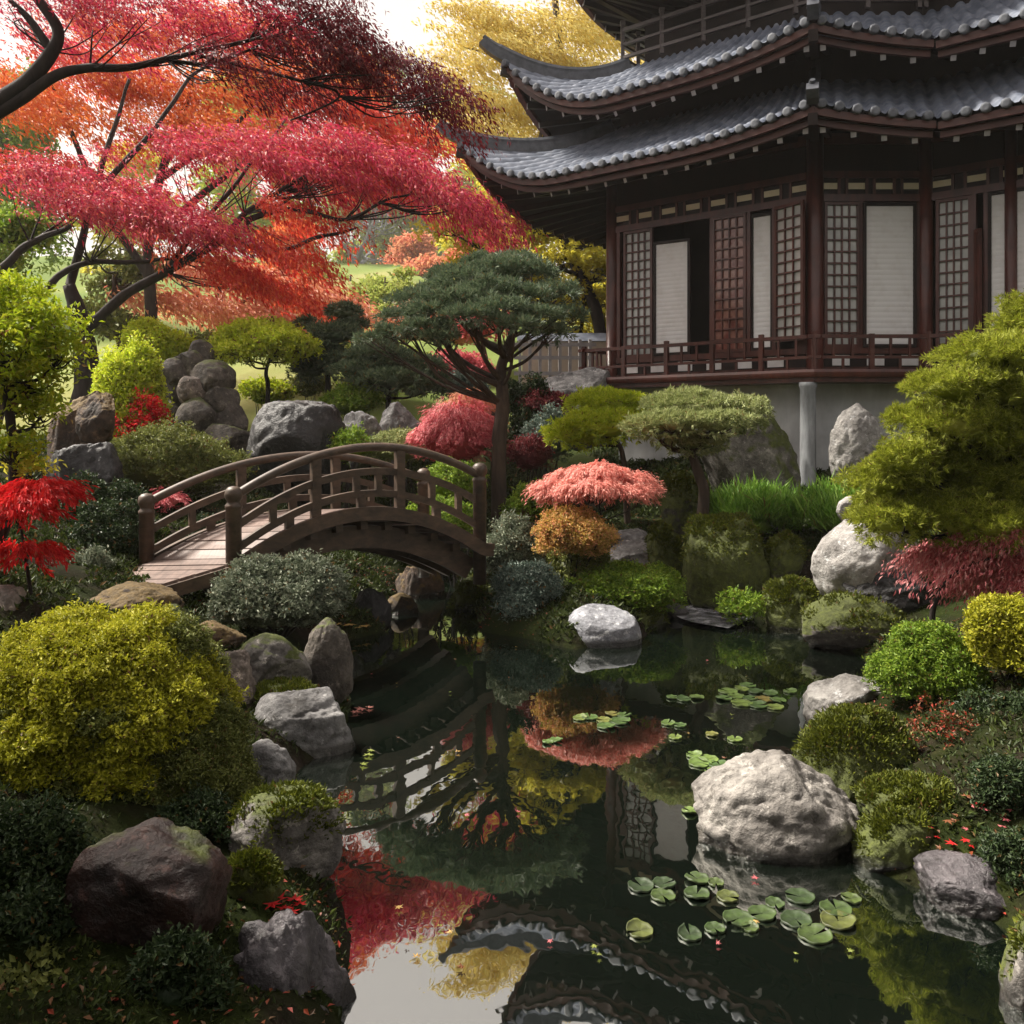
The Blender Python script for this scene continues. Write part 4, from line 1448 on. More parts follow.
rock('upper mossy cushion stone right of the big pale boulder', (858, 778, 956, 824), 'rock_mossy', None, 123, 3, moss=0.8)
rock('lower dark mossy stone right of the big pale boulder', (852, 806, 942, 872), 'rock_mossy', None, 124, 4, moss=0.4)
rock('dark slab lying at the right shore', (926, 862, 1036, 920), 'rock_wet', None, 125, 7)
rock('mossy rock at the lower right edge of the photo', (1000, 924, 1070, 1012), 'rock_moss', None, 126, 4, moss=0.3)
for i, (q, lb) in enumerate((((664, 604, 690, 616, 9.4), 'small wet stone at the left of the little cascade'), ((718, 600, 744, 616, 9.3), 'small wet stone at the right of the little cascade'), ((690, 588, 714, 602, 10.0), 'small wet stone at the top of the little cascade'))):
    rock(lb, q[:4], 'rock_wet', q[4], 130 + i, 5, res=10)

# stream that trickles in
b = MB()
cl = catmull([P(738, 575, 10.6), P(712, 590, 10.0), P(698, 602, 9.6), P(706, 610, 9.25), P(742, 617, 9.0)], 8)
cl[:, 2] = np.maximum(np.maximum(H(cl[:, 0], cl[:, 1]), 0) + 0.03, 0.012)
wd = np.linspace(0.12, 0.34, len(cl))
tg_ = nrm(np.gradient(cl, axis=0))
sd = nrm(np.cross(tg_, [0, 0, 1]))
b.grid(np.stack([cl + sd * wd[:, None] * k for k in np.linspace(-1, 1, 7)], 1))
st = b.build('stream', M['foam'], smooth=True)
st['kind'] = 'structure'

# ------------------------------------------------------------------ shrubs, foreground and banks
def mounded_bush():
    d = 4.25
    x0, y0, x1, y1 = -44, 600, 250, 866
    c0 = P((x0 + x1) / 2, 790, d)
    R = np.array([(x1 - x0) / 2 * d / F, 0.62, (790 - y0) * d / F])
    gz = H1(c0[0], d)
    t = thing('mounded_bush', 'big mounded yellow green bush by the left bank with golden lit top and green shaded skirts', 'bush', (c0[0], d, gz))
    gold, green, core = [], [], []
    tips = []
    for k in range(150):
        a = k * 2.39996
        zz = -0.32 + 1.3 * ((k + 0.5) / 150) ** 0.9
        zz = min(zz, 0.985)
        q = math.sqrt(max(0, 1 - zz * zz))
        s_ = rng.uniform(0.15, 0.25)
        rr = np.array([R[0] * s_, R[1] * s_ * 1.4, R[2] * s_ * 0.72])
        cc = c0 + np.array([math.cos(a) * q, math.sin(a) * q, zz if zz > 0 else zz * 0.8]) * (R * rng.uniform(0.82, 0.93) - rr * 0.5)
        v = pad_leaves(cc, rr, 'leaf', 0.02, 0.0095, 2.5, 14, 0.026, 0.6, 0.35, 0.25, 0.3)
        (gold if zz + 0.22 * rng.normal() > 0.42 else green).append(v)  # lit top and shaded skirts painted as two leaf colours
        tips.append(cc)
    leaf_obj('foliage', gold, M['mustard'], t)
    leaf_obj('shaded_foliage', green, M['olive'], t, [(c0 - np.array([0, 0, 0.02]), R * 0.66)])
    stems(t, (c0[0], d, gz - 0.03), [tips[i] for i in range(0, 150, 6)], M['bark'], 0.02)


mounded_bush()
shrub('round_bush', 'dark green bush with small glossy leaves in the bottom left corner', 'bush', (-60, 948, 116, 1100), 'olive', 2.75, 'leaf', 0.024, 0.014, 2.4, 14, core=0.8)
shrub('round_bush', 'grey green loose bush in front of the bridge boards', 'bush', (212, 548, 346, 640), 'sage', 7.3, 'leaf', 0.035, 0.017, 2.2, 14, lobes=14, core=0.7, nst=8)
shrub('fern_clump', 'small green leafy clump beside the moss topped foreground rock', 'fern', (200, 812, 252, 862), 'leafgreen', 4.2, 'leaf', 0.05, 0.02, 1.0, 8, core=0, nst=4)
shrub('fern_clump', 'low leafy clump growing between wet rock and mossy knob', 'fern', (236, 880, 282, 935), 'leafgreen', 3.6, 'leaf', 0.04, 0.016, 1.0, 8, core=0, nst=4)
shrub('clipped_shrub', 'dark clipped shrub left of the far bridge post', 'shrub', (64, 478, 112, 525), 'darkgreen', 9.0, 'leaf', 0.03, 0.018, 2.4, 12)
shrub('clipped_shrub', 'dark clipped shrub touching the far bridge post', 'shrub', (104, 484, 150, 524), 'darkgreen', 9.3, 'leaf', 0.03, 0.018, 2.4, 12)
shrub('clipped_shrub', 'lowest dark clipped shrub left of the bridge landing', 'shrub', (70, 506, 146, 580), 'darkgreen', 8.6, 'leaf', 0.03, 0.018, 2.4, 12)
shrub('clipped_shrub', 'grey green low bush in the dark left of the landing', 'shrub', (56, 548, 118, 600), 'sage', 7.9, 'leaf', 0.035, 0.016, 1.6, 12, lobes=5, core=0.6)
shrub('broad_shrub', 'broad grey green clipped shrub behind the far bridge railing', 'shrub', (96, 430, 242, 494), 'olive', 11.2, 'leaf', 0.045, 0.022, 2.4, 12)
shrub('berry_shrub', 'thin shrub with red leaves in front of the piled stone wall', 'shrub', (108, 392, 172, 460), 'red', 12.5, 'leaf', 0.05, 0.03, 0.35, 8, lobes=7, core=0, nst=9)
shrub('clipped_shrub', 'small dark mound seen through the far bridge railing', 'shrub', (188, 516, 226, 545), 'darkgreen', 9.6, 'leaf', 0.03, 0.018, 2.2, 12)
shrub('red_seedling', 'tiny crimson shrub showing under the far handrail', 'shrub', (150, 488, 182, 508), 'rose', 10.3, 'lace', 0.05, 0.014, 1.6, 12)
shrub('leafy_bank_shrub', 'yellow green vine covered bush left of the piled stone wall', 'bush', (92, 335, 168, 470), 'brightlime', 12.9, 'leaf', 0.06, 0.03, 1.5, 12, lobes=12, core=0.55)
shrub('leafy_bank_shrub', 'bright yellow green bush above the piled stone wall', 'bush', (120, 318, 196, 372), 'brightlime', 15.5, 'leaf', 0.07, 0.035, 1.8, 12, lobes=9, core=0.6)
shrub('clipped_shrub', 'yellow green shrub behind the big black boulder', 'shrub', (322, 386, 378, 416), 'leafgreen', 14.4, 'leaf', 0.05, 0.025, 2.2, 12)
shrub('clipped_shrub', 'pale clipped mound between grey rock and crimson mound', 'shrub', (366, 432, 430, 462), 'palepine', 12.4, 'leaf', 0.04, 0.02, 2.4, 12)
shrub('clipped_shrub', 'dark green shrub tucked left of the rounded light grey rock', 'shrub', (326, 430, 372, 462), 'leafgreen', 12.2, 'leaf', 0.045, 0.02, 2.2, 12)
shrub('laceleaf_maple', 'round crimson laceleaf mound behind the bridge handrail', 'shrub', (416, 402, 499, 462), 'rose', 12.0, 'lace', 0.06, 0.013, 2.6, 16, lobes=0, core=0.78, bumpy=0.25)
shrub('laceleaf_maple', 'small orange pink shrub above the crimson mound', 'shrub', (446, 388, 492, 420), 'salmon', 13.2, 'lace', 0.06, 0.014, 1.8, 12)
shrub('low_hedge', 'bright green ground shrub seen through the bridge railing', 'shrub', (424, 462, 486, 500), 'leafgreen', 11.2, 'leaf', 0.04, 0.02, 2.0, 12)
shrub('low_hedge', 'green shrub low behind the right end of the bridge', 'shrub', (400, 498, 478, 545), 'leafgreen', 10.7, 'leaf', 0.04, 0.02, 2.0, 12)
shrub('low_hedge', 'green spreading plant at the foot of the umbrella pine', 'shrub', (500, 478, 560, 535), 'leafgreen', 11.3, 'leaf', 0.05, 0.02, 1.6, 12, lobes=6, core=0.5)
shrub('low_hedge', 'dark maroon clipped shrub below the small roof', 'shrub', (516, 390, 572, 418), 'maroon', 13.8, 'leaf', 0.045, 0.022, 2.2, 12)
shrub('low_hedge', 'blue green round shrub between umbrella pine and lime tiers', 'shrub', (526, 410, 576, 460), 'bluesage', 12.9, 'leaf', 0.045, 0.022, 2.2, 12)
shrub('low_hedge', 'dark evergreen bush behind the umbrella pine trunk', 'shrub', (496, 360, 552, 470), 'darkgreen', 13.8, 'leaf', 0.05, 0.025, 1.8, 12, lobes=8, core=0.6)
shrub('low_hedge', 'brownish red low plant under the blue green shrub', 'shrub', (508, 436, 552, 470), 'maroon', 12.2, 'leaf', 0.045, 0.022, 1.4, 10)
shrub('low_hedge', 'grey green feathery bush at the right bridge post', 'shrub', (478, 512, 548, 590), 'sage', 9.7, 'leaf', 0.04, 0.016, 2.0, 12, lobes=9, core=0.6)
shrub('low_hedge', 'blue grey feathery bush at the pond edge below the bridge post', 'shrub', (482, 562, 570, 634), 'bluesage', 9.0, 'leaf', 0.04, 0.015, 2.0, 12, lobes=9, core=0.6)
shrub('amber_shrub', 'amber orange low bush under the pink maple', 'shrub', (528, 508, 618, 566), 'amber', 9.25, 'leaf', 0.032, 0.015, 1.5, 12, lobes=12, core=0.45, bumpy=0.3)
shrub('amber_shrub', 'olive green bush hanging below the amber one', 'shrub', (545, 545, 612, 592), 'olive', 9.5, 'leaf', 0.04, 0.02, 1.8, 12)
shrub('green_mound', 'flat topped bright green mound above the white pond rock', 'shrub', (566, 560, 690, 614), 'leafgreen', 9.2, 'leaf', 0.035, 0.018, 2.6, 14, lobes=9, core=0.7)
shrub('small_leafy_plant', 'small light green plant by the stream mouth', 'plant', (720, 592, 766, 622), 'leafgreen', 8.9, 'leaf', 0.045, 0.02, 1.4, 10, core=0.4, nst=4)
shrub('grass_clump', 'bright green feathery grass clump left of the stone pillar', 'grass clump', (706, 492, 800, 545), 'grass', 11.0, 'blade', 0.2, 0.016, 1.6, 14, lobes=9, core=0.5, nst=2)
shrub('grass_clump', 'bright green feathery grass clump at the foot of the stone pillar', 'grass clump', (786, 490, 868, 540), 'grass', 10.7, 'blade', 0.2, 0.016, 1.6, 14, lobes=8, core=0.5, nst=2)
shrub('green_dome_shrub', 'fine leaved round green bush above the flat white rock', 'shrub', (870, 622, 986, 712), 'leafgreen', 5.55, 'leaf', 0.022, 0.01, 2.6, 14, lobes=10, core=0.7, nst=14, flat=0.3)
shrub('yellow_shrub', 'mustard yellow bush at the right edge beside the round green one', 'shrub', (958, 590, 1060, 690), 'mustard', 5.3, 'leaf', 0.024, 0.011, 2.8, 14, lobes=12, core=0.45, nst=14, flat=0.3)
for i_, (bx, lb, mt) in enumerate((
        ((-40, 800, 96, 905), 'dark low shrub in the shade under the front of the mounded bush', 'darkgreen'),
        ((150, 795, 236, 850), 'dark low shrub between the mounded bush and the brown faced rock', 'darkgreen'),
        ((-30, 880, 70, 965), 'dark fern like shrub beside the reddish boulder', 'darkgreen'),
        ((120, 940, 226, 1030), 'dark low plants between the reddish boulder and the wet rock', 'darkgreen'),
        ((955, 760, 1050, 830), 'dark low shrub behind the fallen red leaves', 'darkgreen'),
        ((975, 830, 1060, 890), 'dark low shrub above the shore slab', 'darkgreen'))):
    shrub('bank_shrub', lb, 'shrub', bx, mt, None, 'leaf', 0.022, 0.010, 1.5, 10, lobes=7, core=0.5, nst=8)
def weeping_right():
    b0 = P(1040, 610, 6.5)
    t = thing('weeping_maple', 'crimson pink weeping laceleaf maple with drooping fingers under the yellow green pine', 'maple', (b0[0], b0[1], H1(b0[0], b0[1])))
    branches(t, [([(1040, 640, 6.5), (1036, 590, 6.5), (1024, 560, 6.5), (1000, 548, 6.4), (960, 552, 6.3)], 8, 2), ([(1030, 572, 6.5), (1060, 545, 6.5), (1090, 545, 6.5)], 5, 2),
                 ([(930, 640, 6.3), (936, 600, 6.3), (960, 570, 6.3), (1000, 555, 6.4)], 4, 2)], 'bark')
    V = []
    for k_, (cx, cy, hw, hh, sl) in enumerate(((985, 532, 58, 6, -0.14), (955, 542, 42, 5, -0.22), (930, 552, 36, 4, -0.26), (972, 553, 46, 5, -0.24), (940, 566, 36, 4, -0.28), (1000, 560, 50, 6, -0.2), (965, 574, 40, 4, -0.26), (1020, 545, 50, 8, -0.1), (1000, 584, 44, 5, -0.22), (1070, 560, 50, 14, 0.1), (1030, 576, 40, 8, -0.1))):
        V.append(tier(cx + 18, cy - 8, hw * 0.92, hh, 6.3 + 0.13 * (k_ % 4), sl, int(hw * 4.5), 18, 0.2, 0.042, 0.009, 0.3, 0.55, (1080, cy - 26, 6.5), (-0.5, -0.3, 0)))
    leaf_obj('leaf_layer', V, M['rosepink'], t)

shrub('twiggy_bush', 'bare twiggy bush with dark stems below the round green bush', 'bush', (880, 700, 1010, 810), 'litter', 4.9, 'leaf', 0.02, 0.012, 0.12, 6, core=0, nst=34, lobes=7)
shrub('dark_bank_shrub', 'dark shrub in the shade under the mustard yellow bush', 'shrub', (940, 690, 1070, 800), 'darkgreen', 5.0, 'leaf', 0.025, 0.013, 1.4, 10, lobes=7, core=0.4)

shrub('back_shrub', 'olive round shrub under the lime umbrella tree', 'shrub', (236, 380, 292, 410), 'lime', 16.5, 'leaf', 0.08, 0.04, 1.8, 12, lobes=6, core=0.6)
shrub('back_shrub', 'pale green low shrub right of the lime umbrella tree', 'shrub', (286, 372, 330, 402), 'olive', 17.0, 'leaf', 0.08, 0.04, 1.8, 12, lobes=6, core=0.6)
shrub('back_shrub', 'green mound behind the small cloud pruned pine', 'shrub', (336, 376, 396, 412), 'leafgreen', 16.6, 'leaf', 0.08, 0.04, 1.8, 12, lobes=6, core=0.6)
shrub('back_shrub', 'reddish low hedge under the left arm of the umbrella pine', 'shrub', (420, 352, 492, 384), 'rose', 17.5, 'leaf', 0.08, 0.04, 1.8, 12, lobes=7, core=0.6)
shrub('back_shrub', 'grey green shrub between the low dark pine and the umbrella pine trunk', 'shrub', (430, 372, 490, 404), 'bluesage', 16.2, 'leaf', 0.08, 0.035, 1.8, 12, lobes=6, core=0.6)
shrub('back_shrub', 'yellow green hedge at the foot of the salmon maple', 'shrub', (150, 330, 240, 372), 'olive', 19.0, 'leaf', 0.1, 0.05, 1.8, 12, lobes=8, core=0.6)
shrub('back_shrub', 'pale yellow hedge further up the lawn below the misty tree', 'shrub', (280, 338, 420, 372), 'palegreen', 22.0, 'leaf', 0.12, 0.06, 1.8, 12, lobes=10, core=0.6)
shrub('back_shrub', 'salmon orange shrub row on the lawn behind the umbrella pine', 'shrub', (372, 306, 500, 350), 'salmon', 26.0, 'leaf', 0.14, 0.07, 1.8, 12, lobes=11, core=0.6)
# weeping pink maple with its thin stems
b0 = P(600, 572, 9.6)
pad_tree('weeping_maple', 'salmon pink umbrella shaped laceleaf maple in the middle of the bank', 'maple', (b0[0], b0[1], H1(b0[0], b0[1])),
         [np.array([b0[0], b0[1], H1(b0[0], b0[1]) - 0.05]), P(597, 550, 9.6), P(602, 525, 9.62), P(599, 505, 9.65)], 0.02,
         px_pads([(552, 488, 22, 10, -0.1), (574, 478, 26, 11, 0.1), (600, 473, 30, 11, 0.0), (628, 480, 28, 11, 0.1), (644, 490, 16, 8, 0), (590, 486, 30, 9, -0.3), (620, 490, 26, 8, -0.2), (562, 494, 20, 7, -0.2), (606, 478, 30, 10, 0.35)], 9.6), 'pink', 'lace', 0.045, 0.011, 'bark', 2.0, 16, sub=7, core=0.0, bumpy=0.3, shell=0.5, lift=0.5)
# lime tiers
b0 = P(628, 470, 11.9)
pad_tree('tiered_tree', 'low cloud pruned tree with bright lime green tiers left of the pagoda foundation', 'tree', (b0[0], b0[1], H1(b0[0], b0[1])),
         [np.array([b0[0], b0[1], H1(b0[0], b0[1]) - 0.05]), P(622, 452, 11.9), P(606, 436, 11.9)], 0.05,
         px_pads([(606, 404, 42, 13, 0.2), (580, 434, 36, 15, 0.0), (606, 426, 46, 17, -0.1), (624, 412, 30, 12, 0.2)], 11.9), 'brightlime', 'needle', 0.06, 0.014, 'barkbrown', 2.6, 14, sub=4, core=0.65)
# pale umbrella pine
b0 = P(694, 520, 10.6)
pad_tree('umbrella_pine', 'small pale green umbrella pine with twisted trunk in front of the leaning rock', 'pine tree', (b0[0], b0[1], H1(b0[0], b0[1])),
         [np.array([b0[0], b0[1], H1(b0[0], b0[1]) - 0.1]), P(704, 500, 10.6), P(700, 478, 10.65), P(693, 455, 10.6), P(695, 438, 10.6)], 0.085,
         px_pads([(652, 427, 30, 13, -0.2), (690, 408, 48, 17, 0.0), (736, 412, 34, 15, 0.1), (676, 424, 36, 13, -0.4), (712, 424, 40, 13, -0.4), (694, 444, 36, 10, 0.0), (740, 424, 24, 10, 0.3)], 10.6), 'palepine', 'needle', 0.055, 0.011, 'barkbrown', 2.0, 16, sub=7, core=0.5)
# main umbrella pine
b0 = P(500, 492, 11.6)
upads = [(470, 280, 34, 12, 0.5), (500, 270, 34, 11, 0.6), (532, 276, 30, 12, 0.5), (445, 292, 32, 11, 0.4), (420, 302, 30, 10, 0.1), (556, 296, 26, 12, 0.2), (566, 318, 20, 10, 0.0), (490, 292, 34, 12, -0.1), (525, 298, 30, 12, -0.1), (462, 302, 34, 11, -0.3),
         (432, 314, 30, 10, -0.3), (404, 318, 26, 8, 0.2), (500, 310, 32, 11, -0.6), (538, 318, 26, 10, -0.4), (470, 318, 32, 10, -0.7), (395, 334, 24, 7, -0.1), (425, 328, 26, 8, -0.5), (548, 334, 22, 8, -0.2), (515, 326, 24, 8, -0.8), (480, 264, 24, 8, 1.0), (515, 262, 24, 8, 1.0), (452, 278, 26, 9, 1.0), (372, 340, 18, 6, 0.1), (440, 338, 20, 6, -0.6)]
pad_tree('umbrella_pine', 'tall grey green umbrella pine with forked trunk in the middle of the garden', 'pine tree', (b0[0], b0[1], H1(b0[0], b0[1])),
         [np.array([b0[0], b0[1], H1(b0[0], b0[1]) - 0.1]), P(499, 450, 11.6), P(503, 405, 11.65), P(501, 372, 11.7), P(506, 352, 11.7), P(514, 330, 11.7)], 0.11,
         px_pads(upads, 11.7), 'pine', 'needle', 0.08, 0.013, 'barkbrown', 1.7, 16, sub=5, core=0.0, lift=0.75, shell=0.55, bumpy=0.3)
rp_ = []
for i in range(13):
    t_ = i / 12
    ex, ey = 876 + 172 * t_ ** 0.9, 508 - 212 * t_                       # the lit outer edge, from low left to the top
    rp_.append((ex + 6, ey + 14, 30 + 8 * t_, 17, rng.uniform(-0.1, 0.1)))
for (x, y) in ((930, 470), (968, 430), (1005, 395), (1040, 360), (1075, 330), (925, 508), (965, 478), (1005, 440), (1045, 405), (1085, 370), (955, 518), (995, 490), (1035, 455), (1075, 420), (990, 522), (1030, 505), (1070, 480), (895, 522), (908, 462), (930, 425), (955, 392), (985, 357), (890, 490)):
    rp_.append((x + rng.uniform(-6, 6), y + rng.uniform(-5, 5), rng.uniform(32, 44), rng.uniform(14, 20), rng.uniform(-0.45, -0.1)))
rp_pads = px_pads([(q[0], q[1], q[2] * 1.08, q[3] * 1.4, q[4]) for q in rp_], 6.6)
# right big pine
b0 = P(1010, 560, 6.6)
pad_tree('garden_pine', 'large yellow green mounded pine filling the right edge', 'pine tree', (b0[0], b0[1], H1(b0[0], b0[1])),
         [np.array([b0[0], b0[1], H1(b0[0], b0[1]) - 0.1]), P(1005, 520, 6.6), P(1015, 470, 6.6), P(1030, 400, 6.6), P(1040, 330, 6.6)], 0.13,
         rp_pads, 'sunpine', 'needle', 0.042, 0.0065, 'bark', 2.6, 18, sub=3, core=0.5, bumpy=0.35, shell=0.4)
# lime umbrella tree at left centre
b0 = P(264, 404, 15.2)
pad_tree('umbrella_tree', 'lime green umbrella shaped tree with thin stems right of the piled stone wall', 'tree', (b0[0], b0[1], H1(b0[0], b0[1])),
         [np.array([b0[0], b0[1], H1(b0[0], b0[1]) - 0.1]), P(268, 392, 15.2), P(266, 372, 15.2), P(272, 352, 15.2)], 0.05,
         px_pads([(262, 338, 44, 15, 0), (232, 348, 24, 10, 0), (294, 352, 28, 14, 0), (276, 345, 36, 14, -0.6), (248, 352, 30, 10, -0.5), (260, 330, 28, 9, 0.4)], 15.2), 'brightlime', 'leaf', 0.07, 0.035, 'bark', 1.8, 12, sub=9, core=0.0, shell=0.5)
# small cloud pruned pines behind
b0 = P(332, 402, 15.6)
pad_tree('cloud_pine', 'small cloud pruned pine with dark round pads behind the black boulder', 'pine tree', (b0[0], b0[1], H1(b0[0], b0[1])),
         [np.array([b0[0], b0[1], H1(b0[0], b0[1]) - 0.1]), P(328, 370, 15.6), P(338, 335, 15.6), P(342, 318, 15.6)], 0.06,
         px_pads([(343, 313, 18, 8, 0), (308, 325, 12, 8, 0), (336, 336, 26, 10, -.2), (318, 352, 24, 10, 0), (352, 328, 16, 8, 0.1), (340, 364, 26, 9, -.2), (310, 372, 20, 9, 0)], 15.6), 'pine', 'needle', 0.1, 0.02, 'bark', 2.4, 14, sub=3, core=0.6)
b0 = P(392, 404, 14.6)
pad_tree('cloud_pine', 'low dark spreading pine under the left arm of the umbrella pine', 'pine tree', (b0[0], b0[1], H1(b0[0], b0[1])),
         [np.array([b0[0], b0[1], H1(b0[0], b0[1]) - 0.1]), P(388, 385, 14.6), P(392, 368, 14.6)], 0.06,
         px_pads([(380, 358, 34, 11, 0), (410, 368, 34, 12, 0), (360, 372, 26, 10, -.2), (395, 382, 40, 12, -.3), (425, 384, 24, 12, 0), (376, 346, 22, 8, 0.2)], 14.6), 'pine', 'needle', 0.09, 0.02, 'bark', 2.2, 14, sub=4, core=0.5)
# left edge: hanging yellow green tree and red sprigs
b0 = P(30, 600, 6.6)
pad_tree('hanging_maple', 'yellow green maple with hanging leaves at the left edge', 'maple', (b0[0] - 0.4, b0[1], H1(b0[0] - 0.4, b0[1])),
         [np.array([b0[0] - 0.4, b0[1], H1(b0[0] - 0.4, b0[1]) - 0.1]), P(12, 500, 6.6), P(8, 400, 6.6), P(-10, 320, 6.6)], 0.05,
         px_pads([(10, 300, 40, 22, 0), (45, 325, 38, 20, -.1), (62, 350, 26, 20, 0), (10, 345, 50, 26, -.2), (30, 375, 40, 26, 0), (8, 400, 38, 26, 0.1), (40, 410, 28, 22, 0.1), (-20, 330, 50, 50, 0.2), (15, 450, 26, 18, 0), (30, 470, 20, 12, .1, 'yellow')], 6.6),
         'lime', 'leaf', 0.05, 0.022, 'bark', 1.1, 10, sub=8, core=0, shell=0.6)
b0 = P(34, 610, 6.2)
pad_tree('red_maple_sapling', 'scarlet maple sapling with two red sprays low at the left edge', 'maple', (b0[0], b0[1], H1(b0[0], b0[1])),
         [np.array([b0[0], b0[1], H1(b0[0], b0[1]) - 0.1]), P(26, 560, 6.2), P(18, 510, 6.2)], 0.016,
         px_pads([(36, 492, 36, 15, 0), (14, 506, 34, 13, -.1), (22, 550, 36, 11, 0), (52, 486, 20, 8, .1)], 6.2), 'red', 'lace', 0.055, 0.014, 'bark', 1.8, 16, sub=4, core=0)


# ------------------------------------------------------------------ the big maples at upper left
def tier(cx, cy, hw, hh, d, slope=0.25, n=500, per=22, slen=0.55, L=0.075, W=0.016, rd=1.0, droop=0.35, root=None, push=(0.35, -0.1, 0)):
    """a flat layer of leaf strands flowing outwards: real volume hw x rd x hh"""
    c = P(cx, cy, d)
    sx, sz = hw * d / F, hh * d / F
    D = rand_unit(n)
    rad = rng.random(n) ** 0.4
    q = D * rad[:, None]
    q[:, 2] = np.round((np.abs(q[:, 2]) * 1.2 - 0.35) * 1.6 + rng.normal(size=n) * 0.12) / 1.6 + rng.normal(size=n) * 0.07
    # ragged outline
    q[:, :2] *= (1 + 0.35 * fbm(np.concatenate([nrm(q[:, :2]) * 2.2, np.full((n, 1), cx * 0.37)], 1), 3, int(cy) % 90))[:, None]
    keep = vnoise(np.concatenate([q[:, :2] * np.array([3.5, 3.5]), np.full((n, 1), cy * 0.31)], 1), int(cx) % 90) + 0.12 * q[:, 2] > 0.46
    q = q[keep]
    n = len(q)
    S = c + q * np.array([sx, rd, sz])
    S[:, 2] -= q[:, 0] * sx * slope + 0.25 * sz * np.maximum(q[:, 0], 0) ** 2 + 0.5 * sz * q[:, 1] ** 2
    rt = c + np.array([-sx * 1.1, 0.0, 0.1]) if root is None else P(*root)
    dr = S - rt
    dr[:, 2] = 0
    dr = nrm(dr)
    dr = nrm(dr + np.array(push) + 0.28 * rand_unit(n) * np.array([1, 1, 0.3]))
    dr[:, 2] = -abs(slope) * np.abs(dr[:, 0]) - 0.1
    dr = nrm(dr)
    m = n * per
    dr2 = np.repeat(dr, per, 0)
    t = rng.random(m)
    sl = np.repeat(rng.uniform(0.5, 1.2, n), per) * slen
    p = np.repeat(S, per, 0) + dr2 * (t * sl)[:, None]
    p[:, 2] -= droop * t ** 2 * sl
    p += rng.normal(size=(m, 3)) * np.array([0.085, 0.085, 0.03]) * (slen / 0.55)
    d2 = nrm(dr2 + np.array([0, 0, -0.25 - droop]) * t[:, None] + 0.85 * rand_unit(m) * np.array([1, 1, 0.6]))
    nn = nrm(np.array([0, 0, 1.0]) + 0.6 * rand_unit(m))
    sz_ = rng.uniform(0.55, 1.35, m)
    return leafquads(p, d2, nn, L * sz_, W * sz_, 0.15, 0.25)


def branches(parent, specs, mat):
    b = MB()
    for pts, r0, r1 in specs:
        w = np.array([P(*q) for q in pts])
        d = pts[0][2]
        limb(b, w, 0.8 * r0 * d / F, 0.8 * r1 * d / F, 7, 8, 0.03 * d / 9)
    return b.build('branch', M[mat], parent, True)


def twigs(parent, tiers, mat, root, r=0.018, n=5):
    """side branches from a point on the limb into a tier"""
    b = MB()
    for (cx, cy, hw, hh, d), rt in zip(tiers, root):
        s = P(*rt)
        for k in range(n):
            e = P(cx + hw * rng.uniform(-0.7, 0.8), cy + hh * rng.uniform(-0.3, 0.5), d + rng.uniform(-0.5, 0.5))
            mid = s * 0.5 + e * 0.5 + np.array([0, 0, -0.10 * abs(e[0] - s[0])]) + rng.normal(size=3) * 0.06
            limb(b, [s, mid, e], r * rng.uniform(0.6, 1), 0.004, 6, 5, 0.05)
    return b.build('twig', M[mat], parent, True)


weeping_right()
mp = thing('crimson_maple', 'crimson japanese maple spreading flat leaf layers from the left behind the bridge', 'maple', tuple(P(74, 470, 16.0)))
b0 = P(74, 470, 16.0)
branches(mp, [
    ([(70, 500, 16.0), (76, 440, 16.0), (88, 380, 16.0), (80, 322, 16.0), (70, 285, 16.0)], 26, 8),
    ([(86, 330, 16.0), (125, 295, 16.0), (165, 272, 16.0), (220, 240, 15.9), (245, 215, 15.9), (280, 190, 15.8), (305, 175, 15.8)], 7, 2),
    ([(246, 221, 15.9), (280, 210, 15.8), (310, 212, 15.8), (345, 220, 15.7), (380, 203, 15.6), (412, 194, 15.6)], 4, 1.2),
    ([(292, 248, 15.9), (315, 238, 15.8), (345, 232, 15.7), (358, 227, 15.7)], 3, 1.2),
    ([(228, 236, 15.9), (258, 250, 15.8), (292, 248, 15.9)], 3, 2.5),
    ([(40, 300, 15.8), (60, 275, 15.8), (90, 263, 15.8), (135, 262, 15.8), (172, 257, 15.9)], 5, 2),
    ([(-30, 292, 15.7), (5, 266, 15.7), (30, 243, 15.7), (70, 225, 15.6)], 7, 3),
    ([(70, 285, 16.0), (85, 230, 16.1), (100, 175, 16.1), (115, 125, 16.2), (130, 78, 16.2)], 6, 2),
    ([(100, 190, 16.1), (140, 145, 16.2), (170, 107, 16.2), (192, 75, 16.3), (240, 52, 16.3)], 4, 1.5),
    ([(165, 272, 16.0), (200, 225, 16.0), (235, 185, 16.0), (260, 150, 16.1), (285, 120, 16.1)], 4, 1.2),
], 'bark')
T1 = [(330, 150, 120, 26, 16.0), (420, 180, 90, 24, 15.7), (200, 155, 120, 26, 15.8), (120, 205, 110, 26, 15.4), (60, 180, 80, 22, 15.6), (180, 225, 70, 18, 15.4), (285, 165, 100, 20, 15.6), (455, 205, 50, 20, 15.7)]
V = []
for (cx, cy, hw, hh, d), sl in zip(T1, (0.16, 0.38, 0.05, 0.05, 0.0, 0.12, 0.18, 0.5)):
    V.append(tier(cx, cy, hw, hh, d, sl, int(hw * 5.0), 20, 0.6, 0.115, 0.03, 1.4))
leaf_obj('leaf_layer', V, M['crimson'], mp)
V = []
T2 = [(275, 248, 55, 22, 16.0), (260, 285, 70, 18, 16.3), (215, 262, 60, 16, 16.3), (340, 172, 70, 22, 16.8), (300, 215, 60, 18, 16.4)]
for (cx, cy, hw, hh, d) in T2:
    V.append(tier(cx, cy, hw, hh, d, 0.25, int(hw * 4.0), 20, 0.6, 0.115, 0.032, 1.4))
